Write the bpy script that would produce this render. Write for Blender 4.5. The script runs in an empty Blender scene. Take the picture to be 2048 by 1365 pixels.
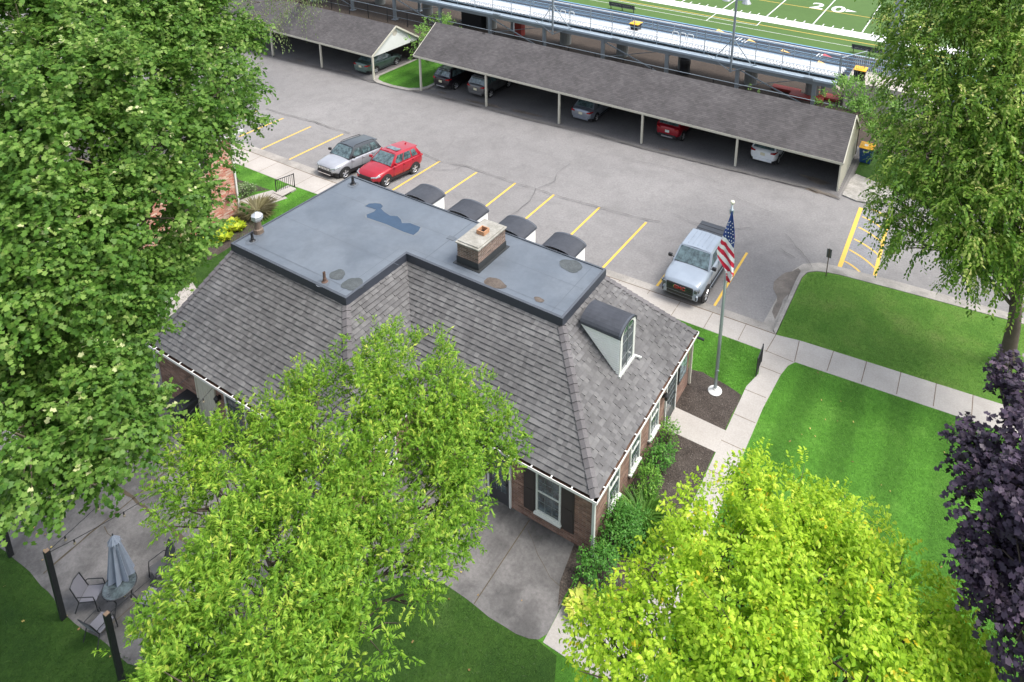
import bpy, bmesh, math, random
import numpy as np
from mathutils import Vector, Matrix
R_ = math.radians
scene = bpy.context.scene
C = scene.collection

# ------------------------------------------------------------------ camera
PX, PY, FF = 1190.22534, 21.9708939, 1459.24781     # principal point and focal length in 2048-wide pixels
PITCH, ROLL, YAW, HC = 0.293052484, -0.0295624145, -0.497027824, 25.4
fw = Vector((math.sin(YAW)*math.cos(PITCH), math.cos(YAW)*math.cos(PITCH), -math.sin(PITCH)))
rt = Vector((math.cos(YAW), -math.sin(YAW), 0)); dn = fw.cross(rt)
cr, sr = math.cos(ROLL), math.sin(ROLL)
RT = cr*rt + sr*dn; DN = -sr*rt + cr*dn
cam = bpy.data.cameras.new('camera'); camo = bpy.data.objects.new('camera', cam); C.objects.link(camo)
m = Matrix((RT, -DN, -fw)).transposed().to_4x4(); m.translation = (0, 0, HC)
camo.matrix_world = m
cam.sensor_width = 36; cam.lens = FF/2048*36
cam.shift_x = (1024-PX)/2048; cam.shift_y = -(682.5-PY)/2048
cam.clip_start = .5; cam.clip_end = 4000
scene.camera = camo

# ------------------------------------------------------------------ sky and sun
SUN_EL, SUN_AZ = R_(62), R_(72)      # azimuth from +Y towards +X: a veiled sun, high, from the right
w = bpy.data.worlds.new("World"); scene.world = w; w.use_nodes = True
nt = w.node_tree; bg = nt.nodes['Background']
sky = nt.nodes.new('ShaderNodeTexSky'); sky.sky_type = 'NISHITA'; sky.sun_disc = False
sky.sun_elevation = SUN_EL; sky.sun_rotation = SUN_AZ; sky.air_density = 1.2; sky.dust_density = 4.0; sky.ozone_density = 1.0
hs = nt.nodes.new('ShaderNodeHueSaturation'); hs.inputs['Saturation'].default_value = .55      # thin cloud veil
nt.links.new(sky.outputs[0], hs.inputs['Color']); nt.links.new(hs.outputs[0], bg.inputs[0]); bg.inputs[1].default_value = 0.15
sl = bpy.data.lights.new('sun', 'SUN'); sl.energy = 1.45; sl.angle = R_(20); sl.color = (1, .965, .92)
so = bpy.data.objects.new('sun', sl); C.objects.link(so)
sd = Vector((math.sin(SUN_AZ)*math.cos(SUN_EL), math.cos(SUN_AZ)*math.cos(SUN_EL), math.sin(SUN_EL)))
so.rotation_euler = sd.to_track_quat('Z', 'Y').to_euler(); so.location = (0, 0, 60)
scene.view_settings.view_transform = 'Standard'; scene.view_settings.look = 'None'
scene.view_settings.exposure = 1.1; scene.view_settings.gamma = 1

# ------------------------------------------------------------------ surveying helpers: sight lines onto real planes
OC = Vector((0, 0, HC))
def ray(u, v): return RT*((u-PX)/FF) + DN*((v-PY)/FF) + fw
def at(u, v, z=0.):
    d = ray(u, v); return OC + d*((z-HC)/d.z)
def aty(u, v, y):
    d = ray(u, v); return OC + d*(y/d.y)
def atx(u, v, x):
    d = ray(u, v); return OC + d*(x/d.x)
def atd(u, v, dist): return OC + ray(u, v).normalized()*dist
def smo(t, a, b):
    t = min(1, max(0, (t-a)/(b-a))); return t*t*(3-2*t)
def T(x, y):                       # the lot falls away towards the far left
    return -0.033*max(0, -8-x)*min(1, max(0, (y-30)/7))
LOT = -0.1                          # asphalt lies one kerb below the lawns
def att(u, v, dz=0.):
    d = ray(u, v); z = 0
    for i in range(40):
        P = OC + d*((z-HC)/d.z); z = .5*z + .5*(T(P.x, P.y)+dz)
    return P
def lot(u, v): return att(u, v, LOT)

# ------------------------------------------------------------------ object helpers
def tag(o, label=None, cat=None, group=None, kind=None):
    if label: o['label'] = label
    if cat: o['category'] = cat
    if group: o['group'] = group
    if kind: o['kind'] = kind
    return o
def thing(name, loc, label, cat, group=None, rz=0):
    o = bpy.data.objects.new(name, None); C.objects.link(o); o.location = loc; o.rotation_euler = (0, 0, rz)
    o.empty_display_size = .2
    return tag(o, label, cat, group)
def copy_tree(o, parent=None):
    c = o.copy(); C.objects.link(c)
    if parent: c.parent = parent; c.matrix_parent_inverse = o.matrix_parent_inverse.copy()
    for ch in list(o.children): copy_tree(ch, c)
    return c
class MB:
    def __init__(s): s.v = []; s.f = []; s.mi = []; s.uv = {}; s.r = {}; s.m = 0
    def face(s, pts, mi=None, rnd=None):
        n = len(s.v); s.v += [tuple(p) for p in pts]; s.f.append(list(range(n, n+len(pts)))); s.mi.append(s.m if mi is None else mi)
        if rnd is not None: s.r[len(s.f)-1] = rnd
    def box(s, a, b, mi=None, M=None):
        x0, y0, z0 = a; x1, y1, z1 = b
        P = [Vector(p) for p in ((x0,y0,z0),(x1,y0,z0),(x1,y1,z0),(x0,y1,z0),(x0,y0,z1),(x1,y0,z1),(x1,y1,z1),(x0,y1,z1))]
        if M is not None: P = [M @ p for p in P]
        n = len(s.v); s.v += [tuple(p) for p in P]
        for q in ((0,3,2,1),(4,5,6,7),(0,1,5,4),(1,2,6,5),(2,3,7,6),(3,0,4,7)):
            s.f.append([n+i for i in q]); s.mi.append(s.m if mi is None else mi)
    def cbox(s, c, d, mi=None, M=None):
        s.box((c[0]-d[0]/2, c[1]-d[1]/2, c[2]-d[2]/2), (c[0]+d[0]/2, c[1]+d[1]/2, c[2]+d[2]/2), mi, M)
    def tube(s, pts, rad, n=8, mi=None, cap=True):
        pts = [Vector(p) for p in pts]
        if not isinstance(rad, (list, tuple)): rad = [rad]*len(pts)
        base = len(s.v); up = Vector((0, 0, 1)); last = None
        for i, p in enumerate(pts):
            t = (pts[min(i+1, len(pts)-1)]-pts[max(i-1, 0)])
            if t.length < 1e-9: t = Vector((0, 0, 1))
            t.normalize()
            if last is None:
                a = t.cross(up) if abs(t.z) < .9 else t.cross(Vector((0, 1, 0)))
            else: a = last - t*last.dot(t)
            a.normalize(); last = a; b = t.cross(a)
            for k in range(n):
                q = 2*math.pi*(k+.5)/n; s.v.append(tuple(p + (a*math.cos(q)+b*math.sin(q))*rad[i]))
        for i in range(len(pts)-1):
            for k in range(n):
                a0 = base+i*n+k; a1 = base+i*n+(k+1) % n
                s.f.append([a0, a1, a1+n, a0+n]); s.mi.append(s.m if mi is None else mi)
        if cap:
            s.f.append([base+k for k in range(n)][::-1]); s.mi.append(s.m if mi is None else mi)
            e = base+(len(pts)-1)*n
            s.f.append([e+k for k in range(n)]); s.mi.append(s.m if mi is None else mi)
    def bar(s, a, b, w, h=None, mi=None):           # rectangular bar from a to b, w sideways, h up
        a = Vector(a); b = Vector(b); h = h or w; t = (b-a).normalized()
        sd_ = t.cross(Vector((0, 0, 1)))
        if sd_.length < 1e-4: sd_ = Vector((1, 0, 0))
        sd_.normalize(); u = sd_.cross(t)
        P = [p + sd_*sx*w/2 + u*sz*h/2 for p in (a, b) for sx, sz in ((-1,-1),(1,-1),(1,1),(-1,1))]
        n = len(s.v); s.v += [tuple(p) for p in P]
        for q in ((0,1,2,3),(7,6,5,4),(0,4,5,1),(1,5,6,2),(2,6,7,3),(3,7,4,0)):
            s.f.append([n+i for i in q]); s.mi.append(s.m if mi is None else mi)
    def lathe(s, c, prof, n=16, mi=None):            # prof: (radius, z) list, axis up
        base = len(s.v)
        for r, z in prof:
            for k in range(n):
                q = 2*math.pi*k/n; s.v.append((c[0]+r*math.cos(q), c[1]+r*math.sin(q), c[2]+z))
        for i in range(len(prof)-1):
            for k in range(n):
                a0 = base+i*n+k; a1 = base+i*n+(k+1) % n
                s.f.append([a0, a1, a1+n, a0+n]); s.mi.append(s.m if mi is None else mi)
        s.f.append([base+k for k in range(n)][::-1]); s.mi.append(s.m if mi is None else mi)
        e = base+(len(prof)-1)*n
        s.f.append([e+k for k in range(n)]); s.mi.append(s.m if mi is None else mi)
    def build(s, name, mats, parent=None, smooth=False, uvbox=False, bevel=0, world=True):
        me = bpy.data.meshes.new(name)
        V_ = s.v
        if parent is not None and world:
            bpy.context.view_layer.update()
            inv = parent.matrix_world.inverted(); V_ = [tuple(inv @ Vector(p)) for p in s.v]
        me.from_pydata(V_, [], s.f); me.update()
        if not isinstance(mats, (list, tuple)): mats = [mats]
        for m_ in mats: me.materials.append(m_)
        me.polygons.foreach_set('material_index', [min(i, len(mats)-1) for i in s.mi])
        if smooth is True: me.polygons.foreach_set('use_smooth', [True]*len(s.f))
        if s.r:
            at_ = me.attributes.new('rnd', 'FLOAT', 'FACE')
            at_.data.foreach_set('value', [s.r.get(i, .5) for i in range(len(s.f))])
        if uvbox: boxuv(me)
        o = bpy.data.objects.new(name, me); C.objects.link(o)
        if parent is not None: o.parent = parent
        if bevel:
            bv = o.modifiers.new('b', 'BEVEL'); bv.width = bevel; bv.segments = 2; bv.limit_method = 'ANGLE'
        return o
def boxuv(me):                       # metre-scaled UVs: u runs level, v runs up
    uv = me.uv_layers.new(name='UV')
    for p in me.polygons:
        n = p.normal
        if abs(n.z) > .9: a = Vector((1, 0, 0)); b = Vector((0, 1, 0))
        else:
            a = Vector((0, 0, 1)).cross(n).normalized(); b = n.cross(a)
        for li in p.loop_indices:
            co = me.vertices[me.loops[li].vertex_index].co
            uv.data[li].uv = (co.dot(a), co.dot(b))
def rndtube(pts, k=0): return pts

# ------------------------------------------------------------------ materials
MATS = {}
def newmat(name):
    m_ = bpy.data.materials.new(name); m_.use_nodes = True
    return m_, m_.node_tree.nodes, m_.node_tree.links, m_.node_tree.nodes['Principled BSDF']
def mat(name, col, rough=.6, metal=0., var=.12, scale=3., bump=0., bscale=40., spec=.5, coat=0., alpha=1.):
    if name in MATS: return MATS[name]
    m_, N, L, B = newmat(name)
    B.inputs['Roughness'].default_value = rough; B.inputs['Metallic'].default_value = metal
    B.inputs['Specular IOR Level'].default_value = spec; B.inputs['Coat Weight'].default_value = coat
    B.inputs['Coat Roughness'].default_value = .05
    tc = N.new('ShaderNodeTexCoord')
    no = N.new('ShaderNodeTexNoise'); no.inputs['Scale'].default_value = scale; no.inputs['Detail'].default_value = 6
    L.new(tc.outputs['Object'], no.inputs['Vector'])
    mx = N.new('ShaderNodeMix'); mx.data_type = 'RGBA'
    mx.inputs['A'].default_value = (*[c*(1-var) for c in col], 1); mx.inputs['B'].default_value = (*[min(1, c*(1+var)) for c in col], 1)
    L.new(no.outputs[0], mx.inputs['Factor']); L.new(mx.outputs['Result'], B.inputs['Base Color'])
    if bump:
        n2 = N.new('ShaderNodeTexNoise'); n2.inputs['Scale'].default_value = bscale; n2.inputs['Detail'].default_value = 4
        L.new(tc.outputs['Object'], n2.inputs['Vector'])
        bp = N.new('ShaderNodeBump'); bp.inputs['Strength'].default_value = bump; bp.inputs['Distance'].default_value = .02
        L.new(n2.outputs[0], bp.inputs['Height']); L.new(bp.outputs[0], B.inputs['Normal'])
    MATS[name] = m_; return m_
def ramp(N, stops):
    r = N.new('ShaderNodeValToRGB'); e = r.color_ramp.elements
    while len(e) < len(stops): e.new(.5)
    for i, (p, c) in enumerate(stops): e[i].position = p; e[i].color = (*c, 1)
    return r
def mul(N, L, a, b, f=1.):
    x = N.new('ShaderNodeMix'); x.data_type = 'RGBA'; x.blend_type = 'MULTIPLY'; x.inputs['Factor'].default_value = f
    L.new(a, x.inputs['A']); L.new(b, x.inputs['B']); return x.outputs['Result']
def noise(N, L, tc, sc, det=5, vec='Object', rough=.5, dist=0.):
    n = N.new('ShaderNodeTexNoise'); n.inputs['Scale'].default_value = sc; n.inputs['Detail'].default_value = det
    n.inputs['Roughness'].default_value = rough; n.inputs['Distortion'].default_value = dist
    L.new(tc.outputs[vec], n.inputs['Vector']); return n.outputs[0]
def ground_mat(name, c1, c2, big=.25, fine=25., fineamp=(.75, 1.25), rough=.9, bump=.4, bs=60., stain=None, spec=.3):
    m_, N, L, B = newmat(name); tc = N.new('ShaderNodeTexCoord')
    r1 = ramp(N, [(.3, c1), (.7, c2)]); L.new(noise(N, L, tc, big, 6, rough=.6), r1.inputs[0])
    r2 = ramp(N, [(.3, (fineamp[0],)*3), (.7, (fineamp[1],)*3)]); L.new(noise(N, L, tc, fine, 6, rough=.7), r2.inputs[0])
    out = mul(N, L, r1.outputs[0], r2.outputs[0])
    if stain:
        r3 = ramp(N, [(.36, (stain,)*3), (.56, (1, 1, 1))]); L.new(noise(N, L, tc, .9, 8, rough=.65, dist=.4), r3.inputs[0])
        out = mul(N, L, out, r3.outputs[0])
    L.new(out, B.inputs['Base Color']); B.inputs['Roughness'].default_value = rough; B.inputs['Specular IOR Level'].default_value = spec
    bp = N.new('ShaderNodeBump'); bp.inputs['Strength'].default_value = bump; bp.inputs['Distance'].default_value = .03
    L.new(noise(N, L, tc, bs, 4), bp.inputs['Height']); L.new(bp.outputs[0], B.inputs['Normal'])
    MATS[name] = m_; return m_
def grass_mat(name, c1, c2, c3, stripes=0., ang=0.):
    m_, N, L, B = newmat(name); tc = N.new('ShaderNodeTexCoord')
    r1 = ramp(N, [(.3, c1), (.52, c2), (.75, c3)]); L.new(noise(N, L, tc, .45, 8, rough=.65), r1.inputs[0])
    mp = N.new('ShaderNodeMapping'); L.new(tc.outputs['Object'], mp.inputs[0]); mp.inputs['Scale'].default_value = (14, 5, 8); mp.inputs['Rotation'].default_value = (0, 0, .5)
    nn = N.new('ShaderNodeTexNoise'); nn.inputs['Scale'].default_value = 2.2; nn.inputs['Detail'].default_value = 8; nn.inputs['Roughness'].default_value = .75
    L.new(mp.outputs[0], nn.inputs[0])
    r2 = ramp(N, [(.28, (.45, .5, .45)), (.72, (1.5, 1.45, 1.4))]); L.new(nn.outputs[0], r2.inputs[0])
    out = mul(N, L, r1.outputs[0], r2.outputs[0])
    r4 = ramp(N, [(.30, (.58, .64, .55)), (.70, (1.38, 1.30, 1.45))]); L.new(noise(N, L, tc, 4.5, 10, rough=.85), r4.inputs[0]); out = mul(N, L, out, r4.outputs[0])
    if stripes:
        wv = N.new('ShaderNodeTexWave'); wv.bands_direction = 'X'; wv.inputs['Scale'].default_value = .16; wv.inputs['Distortion'].default_value = 1.2; wv.inputs['Detail'].default_value = 2
        mp2 = N.new('ShaderNodeMapping'); mp2.inputs['Rotation'].default_value = (0, 0, ang); L.new(tc.outputs['Object'], mp2.inputs[0]); L.new(mp2.outputs[0], wv.inputs[0])
        r3 = ramp(N, [(.2, (1-stripes,)*3), (.8, (1+stripes,)*3)]); L.new(wv.outputs[1], r3.inputs[0]); out = mul(N, L, out, r3.outputs[0])
    L.new(out, B.inputs['Base Color']); B.inputs['Roughness'].default_value = .85; B.inputs['Specular IOR Level'].default_value = .2
    bp = N.new('ShaderNodeBump'); bp.inputs['Strength'].default_value = .9; bp.inputs['Distance'].default_value = .06
    L.new(nn.outputs[0], bp.inputs['Height']); L.new(bp.outputs[0], B.inputs['Normal'])
    return m_
def brick_mat(name, c1, c2, mortar, painted=None):
    m_, N, L, B = newmat(name); tc = N.new('ShaderNodeTexCoord')
    bt = N.new('ShaderNodeTexBrick'); L.new(tc.outputs['UV'], bt.inputs['Vector'])
    bt.inputs['Scale'].default_value = 1.; bt.inputs['Brick Width'].default_value = .3; bt.inputs['Row Height'].default_value = .085
    bt.inputs['Mortar Size'].default_value = .006; bt.inputs['Mortar Smooth'].default_value = .2; bt.inputs['Bias'].default_value = 0
    bt.inputs['Color1'].default_value = (0, 0, 0, 1); bt.inputs['Color2'].default_value = (1, 1, 1, 1); bt.inputs['Mortar'].default_value = (.5, .5, .5, 1)
    r = ramp(N, [(0, c1[0]), (.25, c1[1]), (.5, c2[0]), (.75, c2[1]), (1, c1[1])]); L.new(bt.outputs[0], r.inputs[0])
    mp = N.new('ShaderNodeMix'); mp.data_type = 'RGBA'; mp.inputs['B'].default_value = (*mortar, 1)
    L.new(bt.outputs['Fac'], mp.inputs['Factor']); L.new(r.outputs[0], mp.inputs['A'])
    r2 = ramp(N, [(.3, (.7,)*3), (.7, (1.2,)*3)]); L.new(noise(N, L, tc, 2.2, 8, rough=.7), r2.inputs[0])
    out = mul(N, L, mp.outputs['Result'], r2.outputs[0]); L.new(out, B.inputs['Base Color']); B.inputs['Roughness'].default_value = .9
    bp = N.new('ShaderNodeBump'); bp.inputs['Strength'].default_value = .6; bp.inputs['Distance'].default_value = .01; bp.invert = True
    L.new(bt.outputs['Fac'], bp.inputs['Height']); L.new(bp.outputs[0], B.inputs['Normal'])
    return m_
def shingle_mat(name, stops, rough=.9):
    m_, N, L, B = newmat(name); tc = N.new('ShaderNodeTexCoord')
    a = N.new('ShaderNodeAttribute'); a.attribute_name = 'rnd'
    r = ramp(N, stops); L.new(a.outputs['Fac'], r.inputs[0])
    r2 = ramp(N, [(.3, (.78,)*3), (.7, (1.18,)*3)]); L.new(noise(N, L, tc, .5, 6, rough=.6), r2.inputs[0])
    r3 = ramp(N, [(.3, (.8,)*3), (.7, (1.2,)*3)]); L.new(noise(N, L, tc, 45, 3, rough=.8), r3.inputs[0])
    out = mul(N, L, mul(N, L, r.outputs[0], r2.outputs[0]), r3.outputs[0]); L.new(out, B.inputs['Base Color'])
    B.inputs['Roughness'].default_value = rough; B.inputs['Specular IOR Level'].default_value = .25
    return m_
def leaf_mat(name, stops, trans=.35, rough=.45):
    m_, N, L, B = newmat(name)
    a = N.new('ShaderNodeAttribute'); a.attribute_name = 'rnd'
    r = ramp(N, stops); L.new(a.outputs['Fac'], r.inputs[0])
    L.new(r.outputs[0], B.inputs['Base Color']); B.inputs['Roughness'].default_value = rough; B.inputs['Specular IOR Level'].default_value = .22
    tl = N.new('ShaderNodeBsdfTranslucent'); L.new(r.outputs[0], tl.inputs[0])
    mx = N.new('ShaderNodeMixShader'); mx.inputs[0].default_value = trans
    L.new(B.outputs[0], mx.inputs[1]); L.new(tl.outputs[0], mx.inputs[2]); L.new(mx.outputs[0], N['Material Output'].inputs[0])
    return m_
def glass_mat(name, col=(.02, .03, .035), rough=.06):
    m_, N, L, B = newmat(name); tc = N.new('ShaderNodeTexCoord')
    r = ramp(N, [(.4, col), (.62, tuple(min(1, c*3.2+.01) for c in col))]); L.new(noise(N, L, tc, 3.5, 6, rough=.7), r.inputs[0]); L.new(r.outputs[0], B.inputs['Base Color'])  # lighter noise blotches put sky and tree reflections into the glass colour
    B.inputs['Roughness'].default_value = rough; B.inputs['Specular IOR Level'].default_value = .9; B.inputs['Coat Weight'].default_value = .6; B.inputs['Coat Roughness'].default_value = .03
    return m_
def paint_mat(name, col, metal=.35, rough=.32):
    m_, N, L, B = newmat(name); tc = N.new('ShaderNodeTexCoord')
    r = ramp(N, [(.3, tuple(c*.9 for c in col)), (.7, tuple(min(1, c*1.08) for c in col))]); L.new(noise(N, L, tc, 1.3, 5), r.inputs[0]); L.new(r.outputs[0], B.inputs['Base Color'])
    B.inputs['Metallic'].default_value = metal; B.inputs['Roughness'].default_value = rough; B.inputs['Coat Weight'].default_value = .8; B.inputs['Coat Roughness'].default_value = .06
    return m_

ASPH = ground_mat('asphalt', (0.1795, 0.1731, 0.1702), (0.2334, 0.2255, 0.2205), big=.09, fine=9., fineamp=(.82, 1.18), bump=.5, bs=35, stain=.88)
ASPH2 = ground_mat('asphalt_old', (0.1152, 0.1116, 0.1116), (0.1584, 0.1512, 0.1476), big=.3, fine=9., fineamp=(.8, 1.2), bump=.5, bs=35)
CONC = ground_mat('concrete', (0.3145, 0.2933, 0.2677), (0.408, 0.3825, 0.3528), big=.5, fine=14., fineamp=(.87, 1.1), bump=.25, bs=50)
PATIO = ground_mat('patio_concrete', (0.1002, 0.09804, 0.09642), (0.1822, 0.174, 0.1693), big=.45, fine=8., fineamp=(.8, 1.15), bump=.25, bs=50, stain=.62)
KERB = ground_mat('kerb_concrete', (0.2604, 0.2436, 0.2226), (0.3696, 0.3486, 0.315), big=.6, fine=12., fineamp=(.8, 1.12), bump=.3, bs=50, stain=.75)
MULCH = ground_mat('mulch', (0.03145, 0.02455, 0.02023), (0.0629, 0.05168, 0.04403), big=1.5, fine=17., fineamp=(.35, 2.0), bump=1., bs=18)
SOIL = ground_mat('soil', (.05, .04, .03), (.09, .07, .05), big=.4, fine=8., bump=.6, bs=20)
GRASS = grass_mat('lawn_grass', (0.04805, 0.1446, 0.01408), (0.06521, 0.1866, 0.01901), (0.1092, 0.2544, 0.036), .15, 0)
GRASS2 = grass_mat('lawn_grass_dry', (0.05914, 0.1602, 0.01814), (0.09856, 0.2094, 0.03024), (0.1496, 0.22, 0.054), 0.)
GRASS3 = grass_mat('lawn_grass_shade', (0.0209, 0.0589, 0.00855), (0.0342, 0.0836, 0.0114), (.06, .11, .025), 0.)  # darker grass, with the shade over this area also put into its colour
TURF = ground_mat('turf', (0.06, 0.116, 0.028), (0.0736, 0.136, 0.0336), big=.05, fine=1.2, fineamp=(.92, 1.07), bump=.1)
TRACK = ground_mat('track_rubber', (0.02475, 0.033, 0.04675), (0.03575, 0.044, 0.05775), big=.2, fine=3., fineamp=(.9, 1.1), bump=.1)
DIRT = ground_mat('packed_dirt', (0.04, 0.0304, 0.024), (0.068, 0.0528, 0.0416), big=.2, fine=4., fineamp=(.75, 1.2), bump=.4)
YEL = mat('yellow_paint', (0.6299, 0.4037, 0.068), .7, var=.15, scale=9)
WHP = mat('white_line_paint', (0.68, 0.68, 0.68), .7, var=.05)
BRICK = brick_mat('brick', ((.13, .065, .045), (.215, .115, .082)), ((.29, .175, .13), (.17, .095, .072)), (.27, .235, .205))
BRICK2 = brick_mat('brick_whitewashed', ((.42, .10, .06), (.50, .24, .17)), ((.62, .46, .36), (.45, .13, .08)), (.50, .42, .36))
BRICK3 = brick_mat('brick_chimney', ((.10, .07, .055), (.20, .13, .10)), ((.27, .19, .15), (.15, .10, .08)), (.36, .34, .31))
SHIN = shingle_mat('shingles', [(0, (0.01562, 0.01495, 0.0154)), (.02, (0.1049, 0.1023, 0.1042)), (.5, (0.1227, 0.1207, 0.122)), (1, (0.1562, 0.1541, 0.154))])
SHIN2 = shingle_mat('shingles_brown', [(0, (0.02464, 0.0224, 0.0224)), (.02, (0.0784, 0.0728, 0.07392)), (.5, (0.0896, 0.084, 0.08512)), (1, (0.1053, 0.09856, 0.09856))])
HIPM = mat('hip_shingle', (0.0936, 0.0864, 0.09), .9, var=.25, scale=3, bump=.3)
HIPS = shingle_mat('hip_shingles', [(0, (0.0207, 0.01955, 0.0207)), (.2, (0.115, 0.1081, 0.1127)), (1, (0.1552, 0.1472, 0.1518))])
MEMB = ground_mat('roof_membrane', (0.09504, 0.115, 0.1401), (0.1401, 0.162, 0.1881), big=.35, fine=5., fineamp=(.93, 1.06), bump=.06, bs=8, rough=.42, spec=.55, stain=.86)
MEMD = mat('roof_metal_edge', (.040, .046, .062), .42, var=.2, scale=2, spec=.5)
MEMS = mat('membrane_seam', (0.1, 0.116, 0.136), .6, var=.15)
WHT = mat('white_trim', (0.612, 0.6205, 0.595), .55, var=.06)
CREAM = mat('cream_paint', (0.5084, 0.492, 0.41), .6, var=.10, scale=2)
SIDING = mat('white_siding', (.80, .80, .78), .55, var=.08)
BLK = mat('black_paint', (.012, .013, .015), .5, var=.3)
SHUT = mat('shutter_dark', (.035, .028, .026), .55, var=.2)
GLS = glass_mat('window_glass')
CARGL = glass_mat('car_glass', (.035, .055, .058), .05)
TYRE = mat('tyre_rubber', (.018, .018, .018), .8, var=.2)
RIM = mat('wheel_alloy', (.55, .55, .56), .3, .8, var=.1)
GALV = mat('galvanised_steel', (0.288, 0.336, 0.368), .45, .55, var=.15, scale=2)
ALU = mat('aluminium', (.60, .61, .62), .5, .3, var=.06)
DKM = mat('dark_metal', (.03, .032, .035), .5, .3, var=.2)
RUST = mat('rusty_pipe', (.10, .06, .045), .8, var=.4, scale=8)
BARKS = mat('bark_sycamore', (.20, .165, .115), .9, var=.45, scale=2.5, bump=.6, bscale=8)
BARK = mat('bark_brown', (.085, .065, .05), .95, var=.35, scale=4, bump=.8, bscale=12)
print('base ready')
# ------------------------------------------------------------------ ground sheets
def sheet(name, poly, off, mt, skirt=0., z=None, parent=None, kind='structure'):
    bm = bmesh.new(); f = bm.faces.new([bm.verts.new((p[0], p[1], 0)) for p in poly]); bm.normal_update()
    if f.normal.z < 0: f.normal_flip()
    xs = [p[0] for p in poly]; ys = [p[1] for p in poly]
    if z is None:
        cuts = [((0, y, 0), (0, 1, 0)) for y in (30, 31, 32, 33, 34, 35, 36, 37) if min(ys) < y < max(ys)]
        cuts += [((x, 0, 0), (1, 0, 0)) for x in [-8]+list(range(-100, -8, 6)) if min(xs) < x < max(xs)]
        for co, no in cuts: bmesh.ops.bisect_plane(bm, geom=bm.verts[:]+bm.edges[:]+bm.faces[:], plane_co=co, plane_no=no)
    bmesh.ops.triangulate(bm, faces=bm.faces[:])
    for v in bm.verts: v.co.z = (T(v.co.x, v.co.y) if z is None else z) + off
    if skirt:
        be = [e for e in bm.edges if len(e.link_faces) == 1]
        r = bmesh.ops.extrude_edge_only(bm, edges=be)
        for v in [g for g in r['geom'] if isinstance(g, bmesh.types.BMVert)]: v.co.z -= skirt
    bmesh.ops.recalc_face_normals(bm, faces=bm.faces[:])
    me = bpy.data.meshes.new(name); bm.to_mesh(me); bm.free()
    for m_ in (mt if isinstance(mt, (list, tuple)) else [mt]): me.materials.append(m_)
    o = bpy.data.objects.new(name, me); C.objects.link(o)
    if parent: o.parent = parent
    if kind: o['kind'] = kind
    return o
def ribbon_mb(mb, pts, wd, off, rough=0., z=None, mi=0):
    pts = [Vector((p[0], p[1], 0)) for p in pts]
    if rough:
        q = []
        for a, b in zip(pts, pts[1:]):
            n = max(1, int((b-a).length/.35))
            for i in range(n): q.append(a.lerp(b, i/n) + Vector((random.uniform(-1, 1), random.uniform(-1, 1), 0))*rough)
        pts = q+[pts[-1]]
    else:
        q = []
        for a, b in zip(pts, pts[1:]):
            n = max(1, int((b-a).length/1.0))
            for i in range(n): q.append(a.lerp(b, i/n))
        pts = q+[pts[-1]]
    L_ = []; R2 = []
    for i, p in enumerate(pts):
        t = (pts[min(i+1, len(pts)-1)]-pts[max(0, i-1)]).normalized(); s_ = Vector((-t.y, t.x, 0))
        ww = wd/2*(random.uniform(.4, 1.5) if rough else 1)
        for sg, A in ((1, L_), (-1, R2)):
            c = p+s_*ww*sg; c.z = (T(c.x, c.y) if z is None else z)+off; A.append(c)
    for i in range(len(pts)-1): mb.face([R2[i], R2[i+1], L_[i+1], L_[i]], mi)
def ribbon(name, pts, wd, off, mt, rough=0., z=None, kind='structure'):
    mb = MB(); ribbon_mb(mb, pts, wd, off, rough, z); o = mb.build(name, mt); o['kind'] = kind; return o
def xy(f, *pts): return [tuple(f(*p)[:2]) for p in pts]
random.seed(5)
sheet('ground', [(-1500, -1500), (1500, -1500), (1500, 1500), (-1500, 1500)], 0, DIRT, z=-5.0)
sheet('lawn', [(-110, -60), (60, -60), (60, 30.6), (-5.9, 30.6), (-60, 29.6), (-110, 29.6)], 0, GRASS, skirt=.3)
sheet('lawn_island', [(-5.99, 30.55), (60, 34.5), (60, 39.6), (4.75, 38.0), (-1.17, 37.5), (-4.2, 37.2), (-4.85, 37.06), (-5.4, 36.85), (-5.82, 36.47), (-5.97, 35.9)], .004, GRASS2, skirt=.3)
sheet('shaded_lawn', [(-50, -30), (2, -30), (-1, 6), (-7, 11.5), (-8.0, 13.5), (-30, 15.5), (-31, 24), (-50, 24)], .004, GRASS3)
sheet('parking_lot', [(-110, 29.2), (-60, 30.0), (-37, 30.2), (-13, 30.95), (-6.6, 31.0), (-5.5, 33), (-5, 36.8), (60, 38.8), (60, 54.2), (-110, 54.2)], LOT, ASPH)
cp = lambda q: (q[0], q[1])
sheet('parking_lot_apron', [(-110, 45.9), (-43.2, 45.9), (-30, 45.9), (-18, 45.7), (-6.0, 45.6), (-5.8, 54.1), (-110, 54.1)], LOT+.004, ASPH2)
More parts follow.
